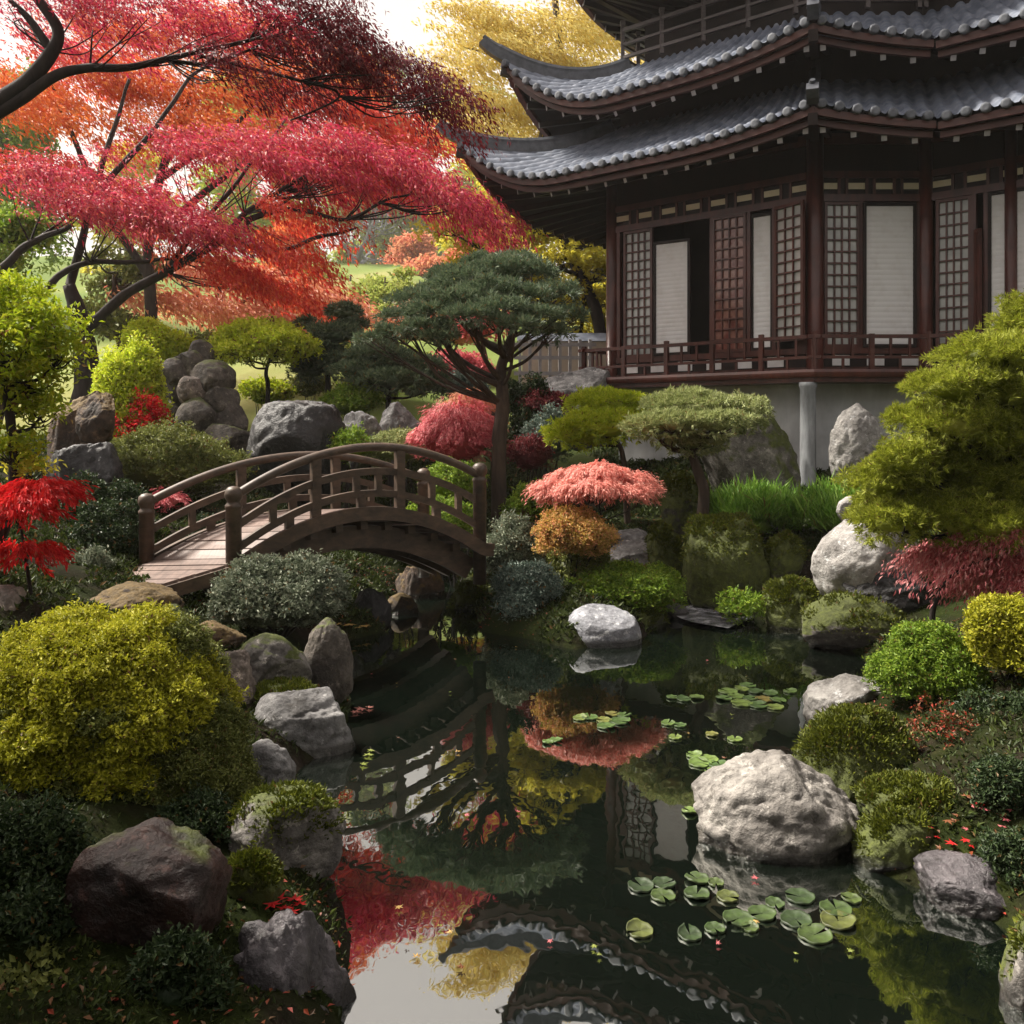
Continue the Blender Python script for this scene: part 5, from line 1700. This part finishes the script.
leaf_obj('leaf_layer', V, M['scarlet'], mp)
twigs(mp, T1, 'bark', [(265, 200, 15.8), (345, 220, 15.7), (200, 225, 16.0), (90, 263, 15.8), (30, 243, 15.7), (165, 272, 16.0), (245, 215, 15.9), (380, 203, 15.6)], 0.022, 7)
twigs(mp, T2, 'bark', [(245, 221, 15.9), (165, 272, 16.0), (172, 257, 15.9), (280, 190, 15.8), (305, 175, 15.8), (258, 225, 15.9)], 0.018, 6)

m2 = thing('burgundy_maple', 'dark burgundy maple whose long limb arches across the top left', 'maple', tuple(P(-190, 560, 8.2)))
branches(m2, [
    ([(-190, 560, 8.2), (-170, 420, 8.2), (-120, 270, 8.2), (-50, 150, 8.2), (0, 102, 8.2), (28, 80, 8.2), (52, 52, 8.2), (58, 30, 8.2), (40, 0, 8.2), (20, -30, 8.2)], 16, 5),
    ([(-30, 130, 8.2), (20, 100, 8.2), (55, 76, 8.2), (90, 68, 8.2), (125, 68, 8.2), (165, 60, 8.3), (200, 52, 8.3), (250, 40, 8.4), (280, 25, 8.4)], 8, 1.5),
    ([(52, 52, 8.2), (30, 20, 8.2), (10, 0, 8.2)], 6, 3),
    ([(165, 60, 8.3), (205, 64, 8.4), (250, 50, 8.5), (275, 30, 8.5)], 3, 1),
    ([(290, 120, 8.6), (340, 96, 8.5), (300, 80, 8.4), (200, 56, 8.3)][::-1], 2.4, 1),
], 'bark')
T3 = [(180, 22, 130, 20, 8.4), (285, 12, 62, 12, 8.2), (60, 10, 90, 26, 8.6), (380, 72, 90, 17, 8.8), (300, 62, 60, 15, 8.6), (235, 78, 40, 12, 8.4), (430, 92, 50, 14, 8.9), (330, 18, 40, 9, 8.2)]
V = []
for (cx, cy, hw, hh, d), sl in zip(T3, (0.02, 0.1, 0, 0.22, 0.1, 0.1, 0.4, 0.3)):
    V.append(tier(cx, cy, hw, hh, d, sl, int(hw * 3.9), 22, 0.36, 0.062, 0.017, 0.9))
leaf_obj('leaf_layer', V[1:2] + V[3:], M['burgundy'], m2)
leaf_obj('leaf_layer', [V[0], V[2]], M['crimson'], m2)
twigs(m2, T3, 'bark', [(90, 68, 8.2), (250, 40, 8.4), (52, 52, 8.2), (300, 80, 8.4), (250, 50, 8.5), (165, 60, 8.3), (340, 96, 8.5), (280, 25, 8.4)], 0.012, 8)

m3 = thing('orange_maple', 'glowing orange red maple rising behind the crimson one', 'maple', tuple(P(150, 380, 21.5)))
branches(m3, [
    ([(150, 400, 21.5), (152, 330, 21.5), (148, 250, 21.5), (160, 180, 21.5), (185, 110, 21.5), (200, 40, 21.5)], 9, 3),
    ([(150, 280, 21.5), (100, 200, 21.5), (70, 130, 21.5), (40, 60, 21.5)], 5, 2),
    ([(150, 240, 21.5), (220, 180, 21.5), (290, 130, 21.5), (340, 90, 21.5)], 5, 1.5),
    ([(160, 180, 21.5), (240, 120, 21.5), (280, 70, 21.5)], 4, 1.5),
], 'bark')
V1, V2 = [], []
for k, (cx, cy, hw, hh, d) in enumerate([(70, 60, 90, 26, 21.5), (160, 90, 100, 24, 21.5), (250, 75, 90, 24, 22.0), (330, 110, 90, 22, 21.5), (60, 120, 100, 24, 21.0), (200, 130, 110, 20, 21.1), (380, 140, 70, 20, 21.5), (110, 35, 90, 24, 22.5), (230, 30, 90, 20, 22.5), (40, 170, 80, 20, 20.5), (10, 90, 70, 26, 21.5), (320, 60, 60, 18, 22.5)]):
    (V1 if k % 3 else V2).append(tier(cx, cy, hw, hh, d, 0.12, int(hw * 5), 18, 0.9, 0.13, 0.045, 1.6))
leaf_obj('leaf_layer', V1, M['orange'], m3)
leaf_obj('leaf_layer', V2, M['scarlet'], m3)

m4 = thing('salmon_maple', 'pale salmon red maple low on the slope beyond the lime tree', 'maple', tuple(P(225, 345, 24)))
branches(m4, [([(225, 352, 24), (228, 320, 24), (220, 290, 24), (230, 265, 24)], 5, 2), ([(226, 315, 24), (190, 290, 24), (170, 275, 24)], 3, 1), ([(226, 310, 24), (270, 290, 24), (300, 290, 24)], 3, 1)], 'barkbrown')
V = [tier(cx, cy, hw, hh, d, 0.15, int(hw * 6), 14, 1.1, 0.18, 0.06, 1.8) for (cx, cy, hw, hh, d) in [(215, 270, 80, 16, 24), (280, 285, 70, 16, 24.5), (180, 300, 60, 14, 23.5), (250, 310, 70, 12, 24), (320, 300, 50, 12, 25)]]
leaf_obj('leaf_layer', V, M['salmon'], m4)

m5 = thing('golden_maple', 'tall golden yellow maple with flat layers left of the pagoda roof tips', 'maple', tuple(P(585, 330, 26.0)))
branches(m5, [
    ([(604, 350, 26.0), (596, 300, 26.0), (575, 255, 26.0), (552, 215, 26.0), (540, 150, 26.0), (560, 80, 26.0), (556, 0, 26.0), (560, -60, 26.0)], 9, 3),
    ([(565, 235, 26.0), (582, 205, 26.0), (590, 160, 26.0), (600, 110, 26.0)], 4, 2),
    ([(545, 180, 26.0), (505, 135, 26.0), (470, 110, 26.0), (430, 105, 26.0)], 4, 1.2),
    ([(550, 110, 26.0), (500, 60, 26.0), (460, 45, 26.0)], 3, 1),
], 'barkbrown')
V1, V2 = [], []
for k, (cx, cy, hw, hh, d) in enumerate([(530, 30, 110, 16, 26.0), (500, 52, 80, 14, 25.5), (560, 70, 80, 14, 26.5), (600, 30, 70, 20, 27.0), (480, 105, 70, 12, 25.5), (550, 115, 70, 14, 26.0), (585, 5, 80, 16, 26.0), (560, 180, 70, 16, 25.5), (600, 210, 60, 18, 26.5), (540, 232, 60, 16, 25.0), (595, 250, 50, 18, 25.5), (520, 165, 60, 12, 26.0), (570, 285, 50, 18, 25.0), (600, 310, 40, 16, 25.0), (455, 128, 50, 10, 25.0), (500, 148, 60, 11, 25.4), (450, 70, 50, 10, 25.6), (475, 22, 60, 11, 26.0)]):
    (V1 if cy < 150 else V2).append(tier(cx, cy, hw, hh, d, 0.12, int(hw * 4.4), 14, 0.9, 0.14, 0.06, 1.7))
leaf_obj('leaf_layer', V1, M['golden'], m5)
leaf_obj('leaf_layer', V2, M['yellow'], m5)

# ------------------------------------------------------------------ trees on the slope
M['hazebark'] = woodmat('haze_paled_bark', (0.30, 0.31, 0.34), (0.2, 0.21, 0.235), 0.9, (1, 1, 0.4), 0.02)  # bark colour paled to stand in for distant haze


def bare_tree(name, label, px, py, d, hpx, seed):
    rg = np.random.default_rng(seed)
    b0 = P(px, py, d)
    t = thing(name, label, 'tree', (b0[0], b0[1], b0[2]))
    b = MB()
    hh = hpx * d / F

    def grow(p, dr, ln, r, dep):
        e = p + dr * ln
        mid = (p + e) / 2 + rg.normal(size=3) * ln * 0.06
        path = catmull([p, mid, e], 4)
        b.tube(path, np.linspace(r, r * 0.68, len(path)), 6)
        if dep == 0:
            return
        for k in range(3 if dep > 1 else 3):
            nd = nrm(dr + rg.normal(size=3) * np.array([0.75, 0.6, 0.42]) + np.array([0, 0, 0.12]))
            grow(path[-1 - 2 * (k == 2)], nd, ln * rg.uniform(0.6, 0.82), r * 0.6, dep - 1)
    root = np.array([b0[0], b0[1], H1(b0[0], d) - 0.5])
    b.tube(catmull([root, root * 0.5 + b0 * 0.5, b0], 4), 0.05 * hh, 8)
    grow(b0, np.array([0.05, 0, 1.0]), hh * 0.3, 0.05 * hh, 5)
    b.build('trunk', M['hazebark'], t, True)


for k_, (bx, d_, mt_, lb_) in enumerate((((296, 268, 352, 308), 62, 'palegreen', 'pale hedge low on the misty lawn beside the bare tree'), ((352, 280, 404, 314), 50, 'palegreen', 'pale round shrub at the foot of the bare tree'),
                                         ((396, 258, 452, 300), 70, 'salmon', 'salmon shrub high on the misty lawn'), ((300, 300, 372, 330), 36, 'salmon', 'salmon orange shrub at the lawn edge behind the small pines'),
                                         ((440, 286, 500, 320), 44, 'palegreen', 'pale green shrub on the lawn behind the umbrella pine crown'), ((330, 245, 372, 275), 110, 'palegreen', 'faint pale shrub far up the misty lawn'),
                                         ((370, 300, 430, 334), 33, 'palegreen', 'yellow green shrub on the lawn left of the umbrella pine crown'))):
    shrub('slope_shrub', lb_, 'shrub', bx, mt_, d_, 'leaf', 0.005 * d_ + 0.02, 0.0028 * d_ + 0.01, 1.5, 10, lobes=8, core=0.6, nst=3)
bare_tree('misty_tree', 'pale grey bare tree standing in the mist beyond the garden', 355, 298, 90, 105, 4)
ST = 'slope_tree'
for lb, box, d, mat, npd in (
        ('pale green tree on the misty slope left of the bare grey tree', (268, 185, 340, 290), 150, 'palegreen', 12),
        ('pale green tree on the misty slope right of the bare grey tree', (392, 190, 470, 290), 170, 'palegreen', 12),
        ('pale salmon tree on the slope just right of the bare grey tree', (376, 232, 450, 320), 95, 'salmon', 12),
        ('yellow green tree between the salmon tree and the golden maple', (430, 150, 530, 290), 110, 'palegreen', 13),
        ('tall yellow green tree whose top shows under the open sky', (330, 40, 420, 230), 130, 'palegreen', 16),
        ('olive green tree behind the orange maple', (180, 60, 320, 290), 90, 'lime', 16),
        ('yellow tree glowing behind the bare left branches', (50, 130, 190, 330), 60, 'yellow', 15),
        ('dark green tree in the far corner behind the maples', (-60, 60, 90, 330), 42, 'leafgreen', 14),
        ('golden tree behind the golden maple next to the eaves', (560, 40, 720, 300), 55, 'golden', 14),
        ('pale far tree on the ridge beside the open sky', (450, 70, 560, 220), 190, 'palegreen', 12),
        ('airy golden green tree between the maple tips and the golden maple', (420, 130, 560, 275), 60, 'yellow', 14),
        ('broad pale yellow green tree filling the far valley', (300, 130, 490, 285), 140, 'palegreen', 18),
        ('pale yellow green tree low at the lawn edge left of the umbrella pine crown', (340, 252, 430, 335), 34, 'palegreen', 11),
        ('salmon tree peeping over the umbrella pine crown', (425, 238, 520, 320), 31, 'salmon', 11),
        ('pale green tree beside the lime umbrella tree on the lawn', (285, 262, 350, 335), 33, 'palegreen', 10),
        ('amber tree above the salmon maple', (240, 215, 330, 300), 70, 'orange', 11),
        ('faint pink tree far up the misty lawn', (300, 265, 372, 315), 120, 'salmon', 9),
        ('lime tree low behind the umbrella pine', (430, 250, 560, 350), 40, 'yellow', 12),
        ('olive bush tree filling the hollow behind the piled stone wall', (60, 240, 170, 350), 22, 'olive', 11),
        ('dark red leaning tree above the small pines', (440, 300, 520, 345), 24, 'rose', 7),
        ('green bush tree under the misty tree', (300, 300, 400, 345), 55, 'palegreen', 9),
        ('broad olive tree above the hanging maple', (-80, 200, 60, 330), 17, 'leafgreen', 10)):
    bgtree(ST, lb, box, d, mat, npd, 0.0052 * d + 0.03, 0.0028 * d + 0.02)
# bright yellow tree with a dark curved trunk beside the pagoda column
b0 = P(606, 372, 19.5)
pad_tree('yellow_tree', 'bright yellow tree with a dark curved trunk beside the left pagoda column', 'tree', (b0[0], b0[1], H1(b0[0], b0[1])),
         [np.array([b0[0], b0[1], H1(b0[0], b0[1]) - 0.1]), P(600, 330, 19.5), P(585, 285, 19.5), P(566, 245, 19.5), P(556, 215, 19.5), P(560, 180, 19.5)], 0.16,
         px_pads([(545, 225, 40, 14, 0), (590, 238, 36, 16, 0.3), (520, 245, 34, 12, 0.2), (560, 262, 40, 13, -0.3), (600, 272, 32, 14, 0), (530, 280, 34, 12, 0.5), (585, 300, 36, 14, 0.4), (556, 316, 36, 12, 0.6), (600, 325, 26, 12, 0.6), (505, 222, 30, 10, 0.6), (570, 205, 40, 12, 0.5), (478, 205, 34, 10, 0.8), (455, 232, 32, 10, 1.0), (490, 250, 34, 11, 1.2), (520, 195, 34, 10, 0.4), (540, 176, 32, 9, 0.9), (470, 268, 30, 10, 1.4), (600, 220, 34, 12, 1.0), (606, 300, 30, 14, 1.0), (580, 340, 34, 10, 1.0)], 19.5),
         'yellow', 'leaf', 0.11, 0.055, 'bark', 1.0, 10, sub=6, core=0, shell=0.7, bumpy=0.35)

# ------------------------------------------------------------------ small house and fence left of the pagoda
hs = thing('garden_house', 'small pale house with a grey upturned eave behind the pagoda', 'house', tuple(P(580, 400, 19)))
b = MB()
c = P(679, 352, 21.0)
b.box((c[0], c[1], 3.2), (1.6, 0, 0), (0, 1.2, 0), (0, 0, 1.9))
b.build('wall', noisemat('house_plaster', [(0.3, (0.5, 0.42, 0.33)), (0.7, (0.62, 0.54, 0.43))], 2.0, 0.85), hs)
b = MB()
e0 = np.array([c[0], c[1], 5.05])
U = np.linspace(-1, 1, 41)
G_ = []
for v in np.linspace(-1, 1, 31):
    G_.append([e0 + np.array([u * 2.3 * (1 - 0.35 * (1 - abs(v))), v * 1.9, 0.75 * (1 - abs(v)) ** 1.2 + 0.35 * abs(u) ** 3 * abs(v) + 0.02 * math.sin(u * 60)]) for u in U])
b.grid(np.array(G_))
G2 = np.array(G_)
G2[..., 2] -= 0.12
b.grid(G2)
b.build('roof', M['tile'], hs, True)
b = MB()
for dx in (-0.9, 0.2):
    b.box((c[0] + dx, c[1] - 1.205, 3.1), (0.3, 0, 0), (0, 0.02, 0), (0, 0, 0.5))
b.build('window', M['room'], hs)
gw = thing('garden_wall', 'tan plastered garden wall with a grey tile coping behind the low fence', 'wall', tuple(P(560, 392, 18.4)))
b = MB()
a_, c_ = P(522, 390, 18.4), P(640, 390, 18.4)
b.box(((a_[0] + c_[0]) / 2, 18.4, 2.6), ((c_[0] - a_[0]) / 2, 0, 0), (0, 0.1, 0), (0, 0, 1.1))
b.build('wall_panel', bpy.data.materials['house_plaster'], gw)
b = MB()
b.sweep(np.array([[a_[0] - 0.1, 18.4, 3.76], [(a_[0] + c_[0]) / 2, 18.4, 3.76], [c_[0], 18.4, 3.76]]), [(-0.22, -0.06), (0.22, -0.06), (0.0, 0.12), (0.0, 0.121)])
b.build('coping', M['tile'], gw)
fn = thing('garden_fence', 'low pale timber fence in front of the small house', 'fence', tuple(P(550, 392, 17.5)))
b, b2 = MB(), MB()
for k in range(8):
    q = P(520 + k * 10, 384, 17.2)
    b.box((q[0], q[1], q[2] + 0.1), (0.03, 0, 0), (0, 0.03, 0), (0, 0, 0.75))
for z in (0.2, 0.5, 0.75):
    a, c2 = P(514, 384, 17.2), P(596, 384, 17.2)
    b2.bar(a + [0, -0.035, z], c2 + [0, -0.035, z], 0.03, 0.07)
b.build('fence_post', M['rafterend'], fn)
b2.build('fence_rail', M['rafterend'], fn)
rock('large dark grey boulder beside the pagoda deck left end', (538, 366, 620, 420), 'rock_grey', 14.6, 140, 5)

# ------------------------------------------------------------------ lily pads and floating leaves
def lily(px, py, r, label, group):
    d = CH * F / (py - HZ)
    c = P(px, py, d)
    b = MB()
    n = 22
    notch = rng.uniform(0, 6.28)
    a = notch + np.linspace(0.18, 2 * math.pi - 0.18, n)
    R = r * (1 + 0.03 * np.sin(a * 5 + px))
    rings = []
    ph = rng.uniform(0, 6.28)
    curl = rng.uniform(0.0, 0.016) * np.clip(np.cos(a - ph), 0, 1) ** 2
    for f, z in ((0.04, 0.006), (0.55, 0.008), (0.93, 0.008), (1.0, 0.012), (0.98, 0.002)):
        rings.append(np.stack([np.cos(a) * R * f, np.sin(a) * R * f, z + curl * f ** 3 + 0.0025 * np.sin(a * 7 + ph) * f], -1))
    b.grid(np.array(rings) + np.array([c[0], c[1], 0.0]))
    o = b.build('lily_pad', M['lily_shaded' if py > 840 else 'lily'], None, True, loc=(c[0], c[1], 0))
    tag(o, label, 'lily pad', group)


for grp, lb, pts in (
    ('lily pads in the dark foreground water', 'green lily pad of the loose cluster below the big pale boulder',
     [(641, 887, .09), (664, 885, .085), (697, 880, .085), (663, 897, .085), (697, 895, .095), (716, 884, .07), (728, 898, .08), (762, 915, .08), (738, 920, .09), (715, 930, .08), (640, 932, .085), (690, 936, .07), (796, 921, .09), (815, 936, .1), (838, 922, .1), (800, 898, .085), (851, 900, .07), (750, 929, .06), (836, 910, .09), (775, 905, .06)]),
    ('lily pads off the flat white rock', 'green lily pad in the dense raft left of the flat white rock',
     [(728, 692, .11), (742, 690, .1), (756, 692, .11), (770, 694, .1), (736, 697, .1), (750, 699, .11), (764, 700, .1), (778, 701, .1), (742, 704, .11), (758, 706, .1), (724, 699, .09), (790, 692, .1), (775, 708, .09), (748, 686, .1)]),
    ('lily pads at the screen reflection', 'yellow green lily pad among the few floating at mid pond',
     [(590, 718, .09), (604, 721, .1), (612, 715, .09), (620, 722, .1), (606, 727, .09), (624, 716, .08), (580, 719, .08)]),
    ('lily pads by the big boulder', 'green lily pad in the streak just behind the big pale boulder',
     [(694, 756, .09), (708, 760, .11), (720, 766, .1), (735, 768, .12), (700, 764, .1), (715, 773, .1), (728, 775, .1), (745, 773, .11), (690, 812, .07)]),
    ('lily pads at the far right of the mid pond', 'small lily pad of the sparse string below the white pond rock',
     [(672, 698, .07), (684, 700, .08), (697, 698, .08), (668, 724, .07), (680, 726, .08), (675, 738, .07), (548, 743, .06), (556, 741, .07), (712, 735, .08), (735, 740, .08)])):
    for (x, y, r) in pts:
        lily(x, y, r * rng.uniform(0.5, 0.72), lb, grp)


def floating_leaf(px, py, size, mat, label, group, z=None):
    if z is None:
        d = CH * F / (py - HZ)
        c = P(px, py, d)
        c[2] = 0.006
    else:
        c = G(px, py)
        c[2] += 0.012
    b = MB()
    rot = rng.uniform(0, 6.28)
    V, Q = [np.array([0, 0, 0.01])], []
    n = 5
    for k in range(n):
        a = rot + (k - 2) * 0.85
        l = size * (1 - 0.16 * abs(k - 2))
        u = np.array([math.cos(a), math.sin(a), 0])
        s_ = np.array([-u[1], u[0], 0])
        i = len(V)
        V += [u * l * 0.4 - s_ * l * 0.17 + [0, 0, 0.006], u * l + [0, 0, 0.002 + 0.012 * rng.random()], u * l * 0.4 + s_ * l * 0.17 + [0, 0, 0.006]]
        Q.append((0, i, i + 1, i + 2))
    b.add(np.array(V) + c, Q)
    o = b.build('fallen_leaf', M[mat], None, loc=tuple(c))
    tag(o, label, 'leaf', group)


for (x, y, s_) in ((362, 710, .07), (356, 714, .05), (368, 709, .05)):
    floating_leaf(x, y, s_, 'pink', 'pink red leaf floating right of the angular rock', 'leaves floating by the angular rock')
for (x, y, s_) in ((368, 757, .05), (362, 766, .045), (372, 752, .04)):
    floating_leaf(x, y, s_, 'palegreen', 'pale leaf floating on the dark water right of the low grey rock', 'pale leaves on the water')
for (x, y, s_) in ((350, 628, .12), (364, 629, .1), (340, 626, .1), (357, 631, .08)):
    floating_leaf(x, y, s_, 'amber', 'orange leaf lying at the shore under the sage bush', 'orange leaves at the shore', 1)
for (x, y, s_) in ((272, 912, .05), (284, 916, .05), (294, 908, .05), (300, 913, .04), (279, 905, .04), (290, 920, .04)):
    floating_leaf(x, y, s_, 'red', 'red leaf lying by the top of the wet purple grey rock', 'red leaves by the wet rock', 1)
for (x, y, s_) in ((118, 882, .055), (126, 880, .05)):
    floating_leaf(x, y, s_, 'orange', 'orange leaf lying on the dark reddish boulder', 'orange leaves on the reddish boulder', 1)
for k in range(26):
    x, y = rng.uniform(925, 1024), rng.uniform(800, 860)
    floating_leaf(x, y, rng.uniform(.022, .042), ['red', 'rose', 'litter'][k % 3], 'reddish leaf lying on the dark bank right of the mossy stones', 'fallen leaves on the right bank', 1)
for k in range(34):
    x, y = rng.uniform(330, 850), 640 + 330 * rng.random() ** 1.4
    d_ = CH * F / (y - HZ)
    if pond_dist((x - 512) * d_ / F, d_) < -0.08:
        floating_leaf(x, y, rng.uniform(.014, .03), ['amber', 'rose', 'palegreen', 'litter'][k % 4], 'tiny fallen leaf drifting alone on the open water', 'tiny leaves scattered on the pond')

# ------------------------------------------------------------------ ground cover, one mass nobody could count
n = 62000
gxr = rng.uniform(-8, 8.5, n)
gyr = 2.2 + 17 * rng.random(n) ** 1.5
s = pond_dist(gxr, gyr)
keep = (s > 0.04) & (vnoise(np.stack([gxr * 1.6, gyr * 1.6, gxr * 0], -1), 4) + 0.2 * rng.random(n) > 0.45) & (np.abs(gxr) < gyr * 0.85 + 1.5)
gxr, gyr = gxr[keep], gyr[keep]
k = 9
m = len(gxr) * k
cl_ = 0.03 + 0.002 * np.repeat(gyr, k)
px_ = np.repeat(gxr, k) + rng.normal(size=m) * cl_
py_ = np.repeat(gyr, k) + rng.normal(size=m) * cl_
p = np.stack([px_, py_, H(px_, py_) - 0.004], -1)
sz = (0.010 + 0.0045 * py_) * np.repeat(rng.uniform(0.6, 1.5, len(gxr)), k)
V = leafquads(p, nrm(rand_unit(m) * np.array([1, 1, 0.4]) + [0, 0, 0.75]), nrm(rand_unit(m) + [0, 0, 0.6]), sz * rng.uniform(0.6, 1.4, m), sz * 0.42)
o = quads_obj('ground_cover', V, np.arange(len(V)).reshape(-1, 4), M['groundleaf'])
o['kind'] = 'stuff'
n = 40000
gxr = rng.uniform(-5, 6, n)
gyr = rng.uniform(2.4, 12, n)
s = pond_dist(gxr, gyr)
keep = (s > 0.02) & (np.abs(gxr) < gyr * 0.85 + 1.2) & (vnoise(np.stack([gxr * 1.2, gyr * 1.2, gxr * 0], -1), 8) > 0.5)
gxr, gyr = gxr[keep], gyr[keep]
p = np.stack([gxr, gyr, H(gxr, gyr) + 0.012], -1)
m = len(p)
V = leafquads(p, nrm(rand_unit(m) * np.array([1, 1, 0.25])), nrm(rand_unit(m) * 0.5 + [0, 0, 1.0]), rng.uniform(0.014, 0.034, m), rng.uniform(0.008, 0.018, m))
o = quads_obj('leaf_litter', V, np.arange(len(V)).reshape(-1, 4), M['litter'])
o['kind'] = 'stuff'

# ------------------------------------------------------------------ unseen leaf masses added around the viewpoint to shade the foreground
Vs, cores = [], []
for (x, y, z, rx, ry, rz) in ((-8.5, -4, 2.4, 3.2, 2.6, 2.0), (-3.0, -5, 2.6, 3.4, 2.6, 2.2), (3.0, -5, 2.6, 3.4, 2.6, 2.2), (8.0, -3.5, 2.8, 3.0, 2.8, 2.4), (11.5, 3.0, 4.0, 2.4, 3.0, 3.4),
                              (-2.6, 0.1, 5.5, 2.2, 1.5, 0.7), (1.2, 0.0, 5.8, 2.2, 1.5, 0.7), (4.6, 0.9, 5.3, 1.9, 1.6, 0.8), (-6.8, 1.9, 4.9, 2.0, 1.3, 0.9), (-3.3, 1.5, 4.6, 1.7, 1.1, 0.6), (-5.2, 4.0, 5.2, 1.4, 0.85, 0.5), (3.0, 1.3, 4.5, 1.6, 1.0, 0.6)):
    Vs.append(pad_leaves((x, y, z), (rx, ry, rz), 'leaf', 0.3, 0.18, 1.0, 10))
    cores.append((np.array([x, y, z]), np.array([rx, ry, rz]) * 0.8))
o = leaf_obj('shade_canopy', Vs, M['darkgreen'], None, cores)
o['kind'] = 'stuff'

# ------------------------------------------------------------------ mist
hb = MB()
hb.box((0, 190, 69), (330, 0, 0), (0, 260, 0), (0, 0, 71))
hm, hnt, hout = newmat('mist')
hv = N(hnt, 'ShaderNodeVolumePrincipled', Density=HAZE, Anisotropy=0.3)
hv.inputs['Color'].default_value = (1.0, 0.97, 0.94, 1)
hnt.links.new(hv.outputs[0], hout.inputs['Volume'])
ho = hb.build('haze', hm)
ho['kind'] = 'stuff'

# ------------------------------------------------------------------ light
SUN = nrm(np.array([-0.58, 0.24, 0.78]))
elev = math.asin(SUN[2])
azim = math.atan2(SUN[0], SUN[1])
world = bpy.data.worlds.new('World')
scene.world = world
world.use_nodes = True
nt = world.node_tree
nt.nodes.clear()
out = nt.nodes.new('ShaderNodeOutputWorld')
bg = nt.nodes.new('ShaderNodeBackground')
sky = nt.nodes.new('ShaderNodeTexSky')
sky.sky_type = 'NISHITA'
sky.sun_disc = False
sky.sun_elevation = elev
sky.sun_rotation = azim
sky.air_density = 1.0
sky.dust_density = 6.0
sky.ozone_density = 1.0
mixn = N(nt, 'ShaderNodeMix', data_type='RGBA')
mixn.inputs['Factor'].default_value = 0.75
nt.links.new(sky.outputs[0], mixn.inputs[6])
mixn.inputs[7].default_value = (9.4, 8.5, 7.9, 1)      # bright thin overcast
nt.links.new(mixn.outputs[2], bg.inputs['Color'])
bg.inputs['Strength'].default_value = 0.05
nt.links.new(bg.outputs[0], out.inputs['Surface'])
sl = bpy.data.lights.new('sun', 'SUN')
sl.energy = 5.0
sl.angle = math.radians(12.0)
sl.color = (1.0, 0.93, 0.82)
so = bpy.data.objects.new('sun', sl)
COL.objects.link(so)
so.rotation_euler = Vector(SUN).to_track_quat('Z', 'Y').to_euler()

# ------------------------------------------------------------------ camera
cd = bpy.data.cameras.new('camera')
cam = bpy.data.objects.new('camera', cd)
COL.objects.link(cam)
cam.location = (0, 0, CH)
cam.rotation_euler = (math.pi / 2, 0, 0)
cd.sensor_width = 36
cd.lens = 36 * F / 1024
cd.shift_y = -(512 - HZ) / 1024
cd.clip_end = 1500
cd.clip_start = 0.05
scene.camera = cam

scene.view_settings.view_transform = 'Standard'
scene.view_settings.look = 'None'
scene.view_settings.exposure = 1.3
scene.view_settings.gamma = 1.0
scene.render.engine = 'CYCLES'
cy = scene.cycles
cy.use_denoising = True
cy.max_bounces = 6
cy.diffuse_bounces = 3
cy.glossy_bounces = 3
cy.transmission_bounces = 3
cy.transparent_max_bounces = 6
cy.volume_bounces = 1
cy.caustics_reflective = False
cy.caustics_refractive = False
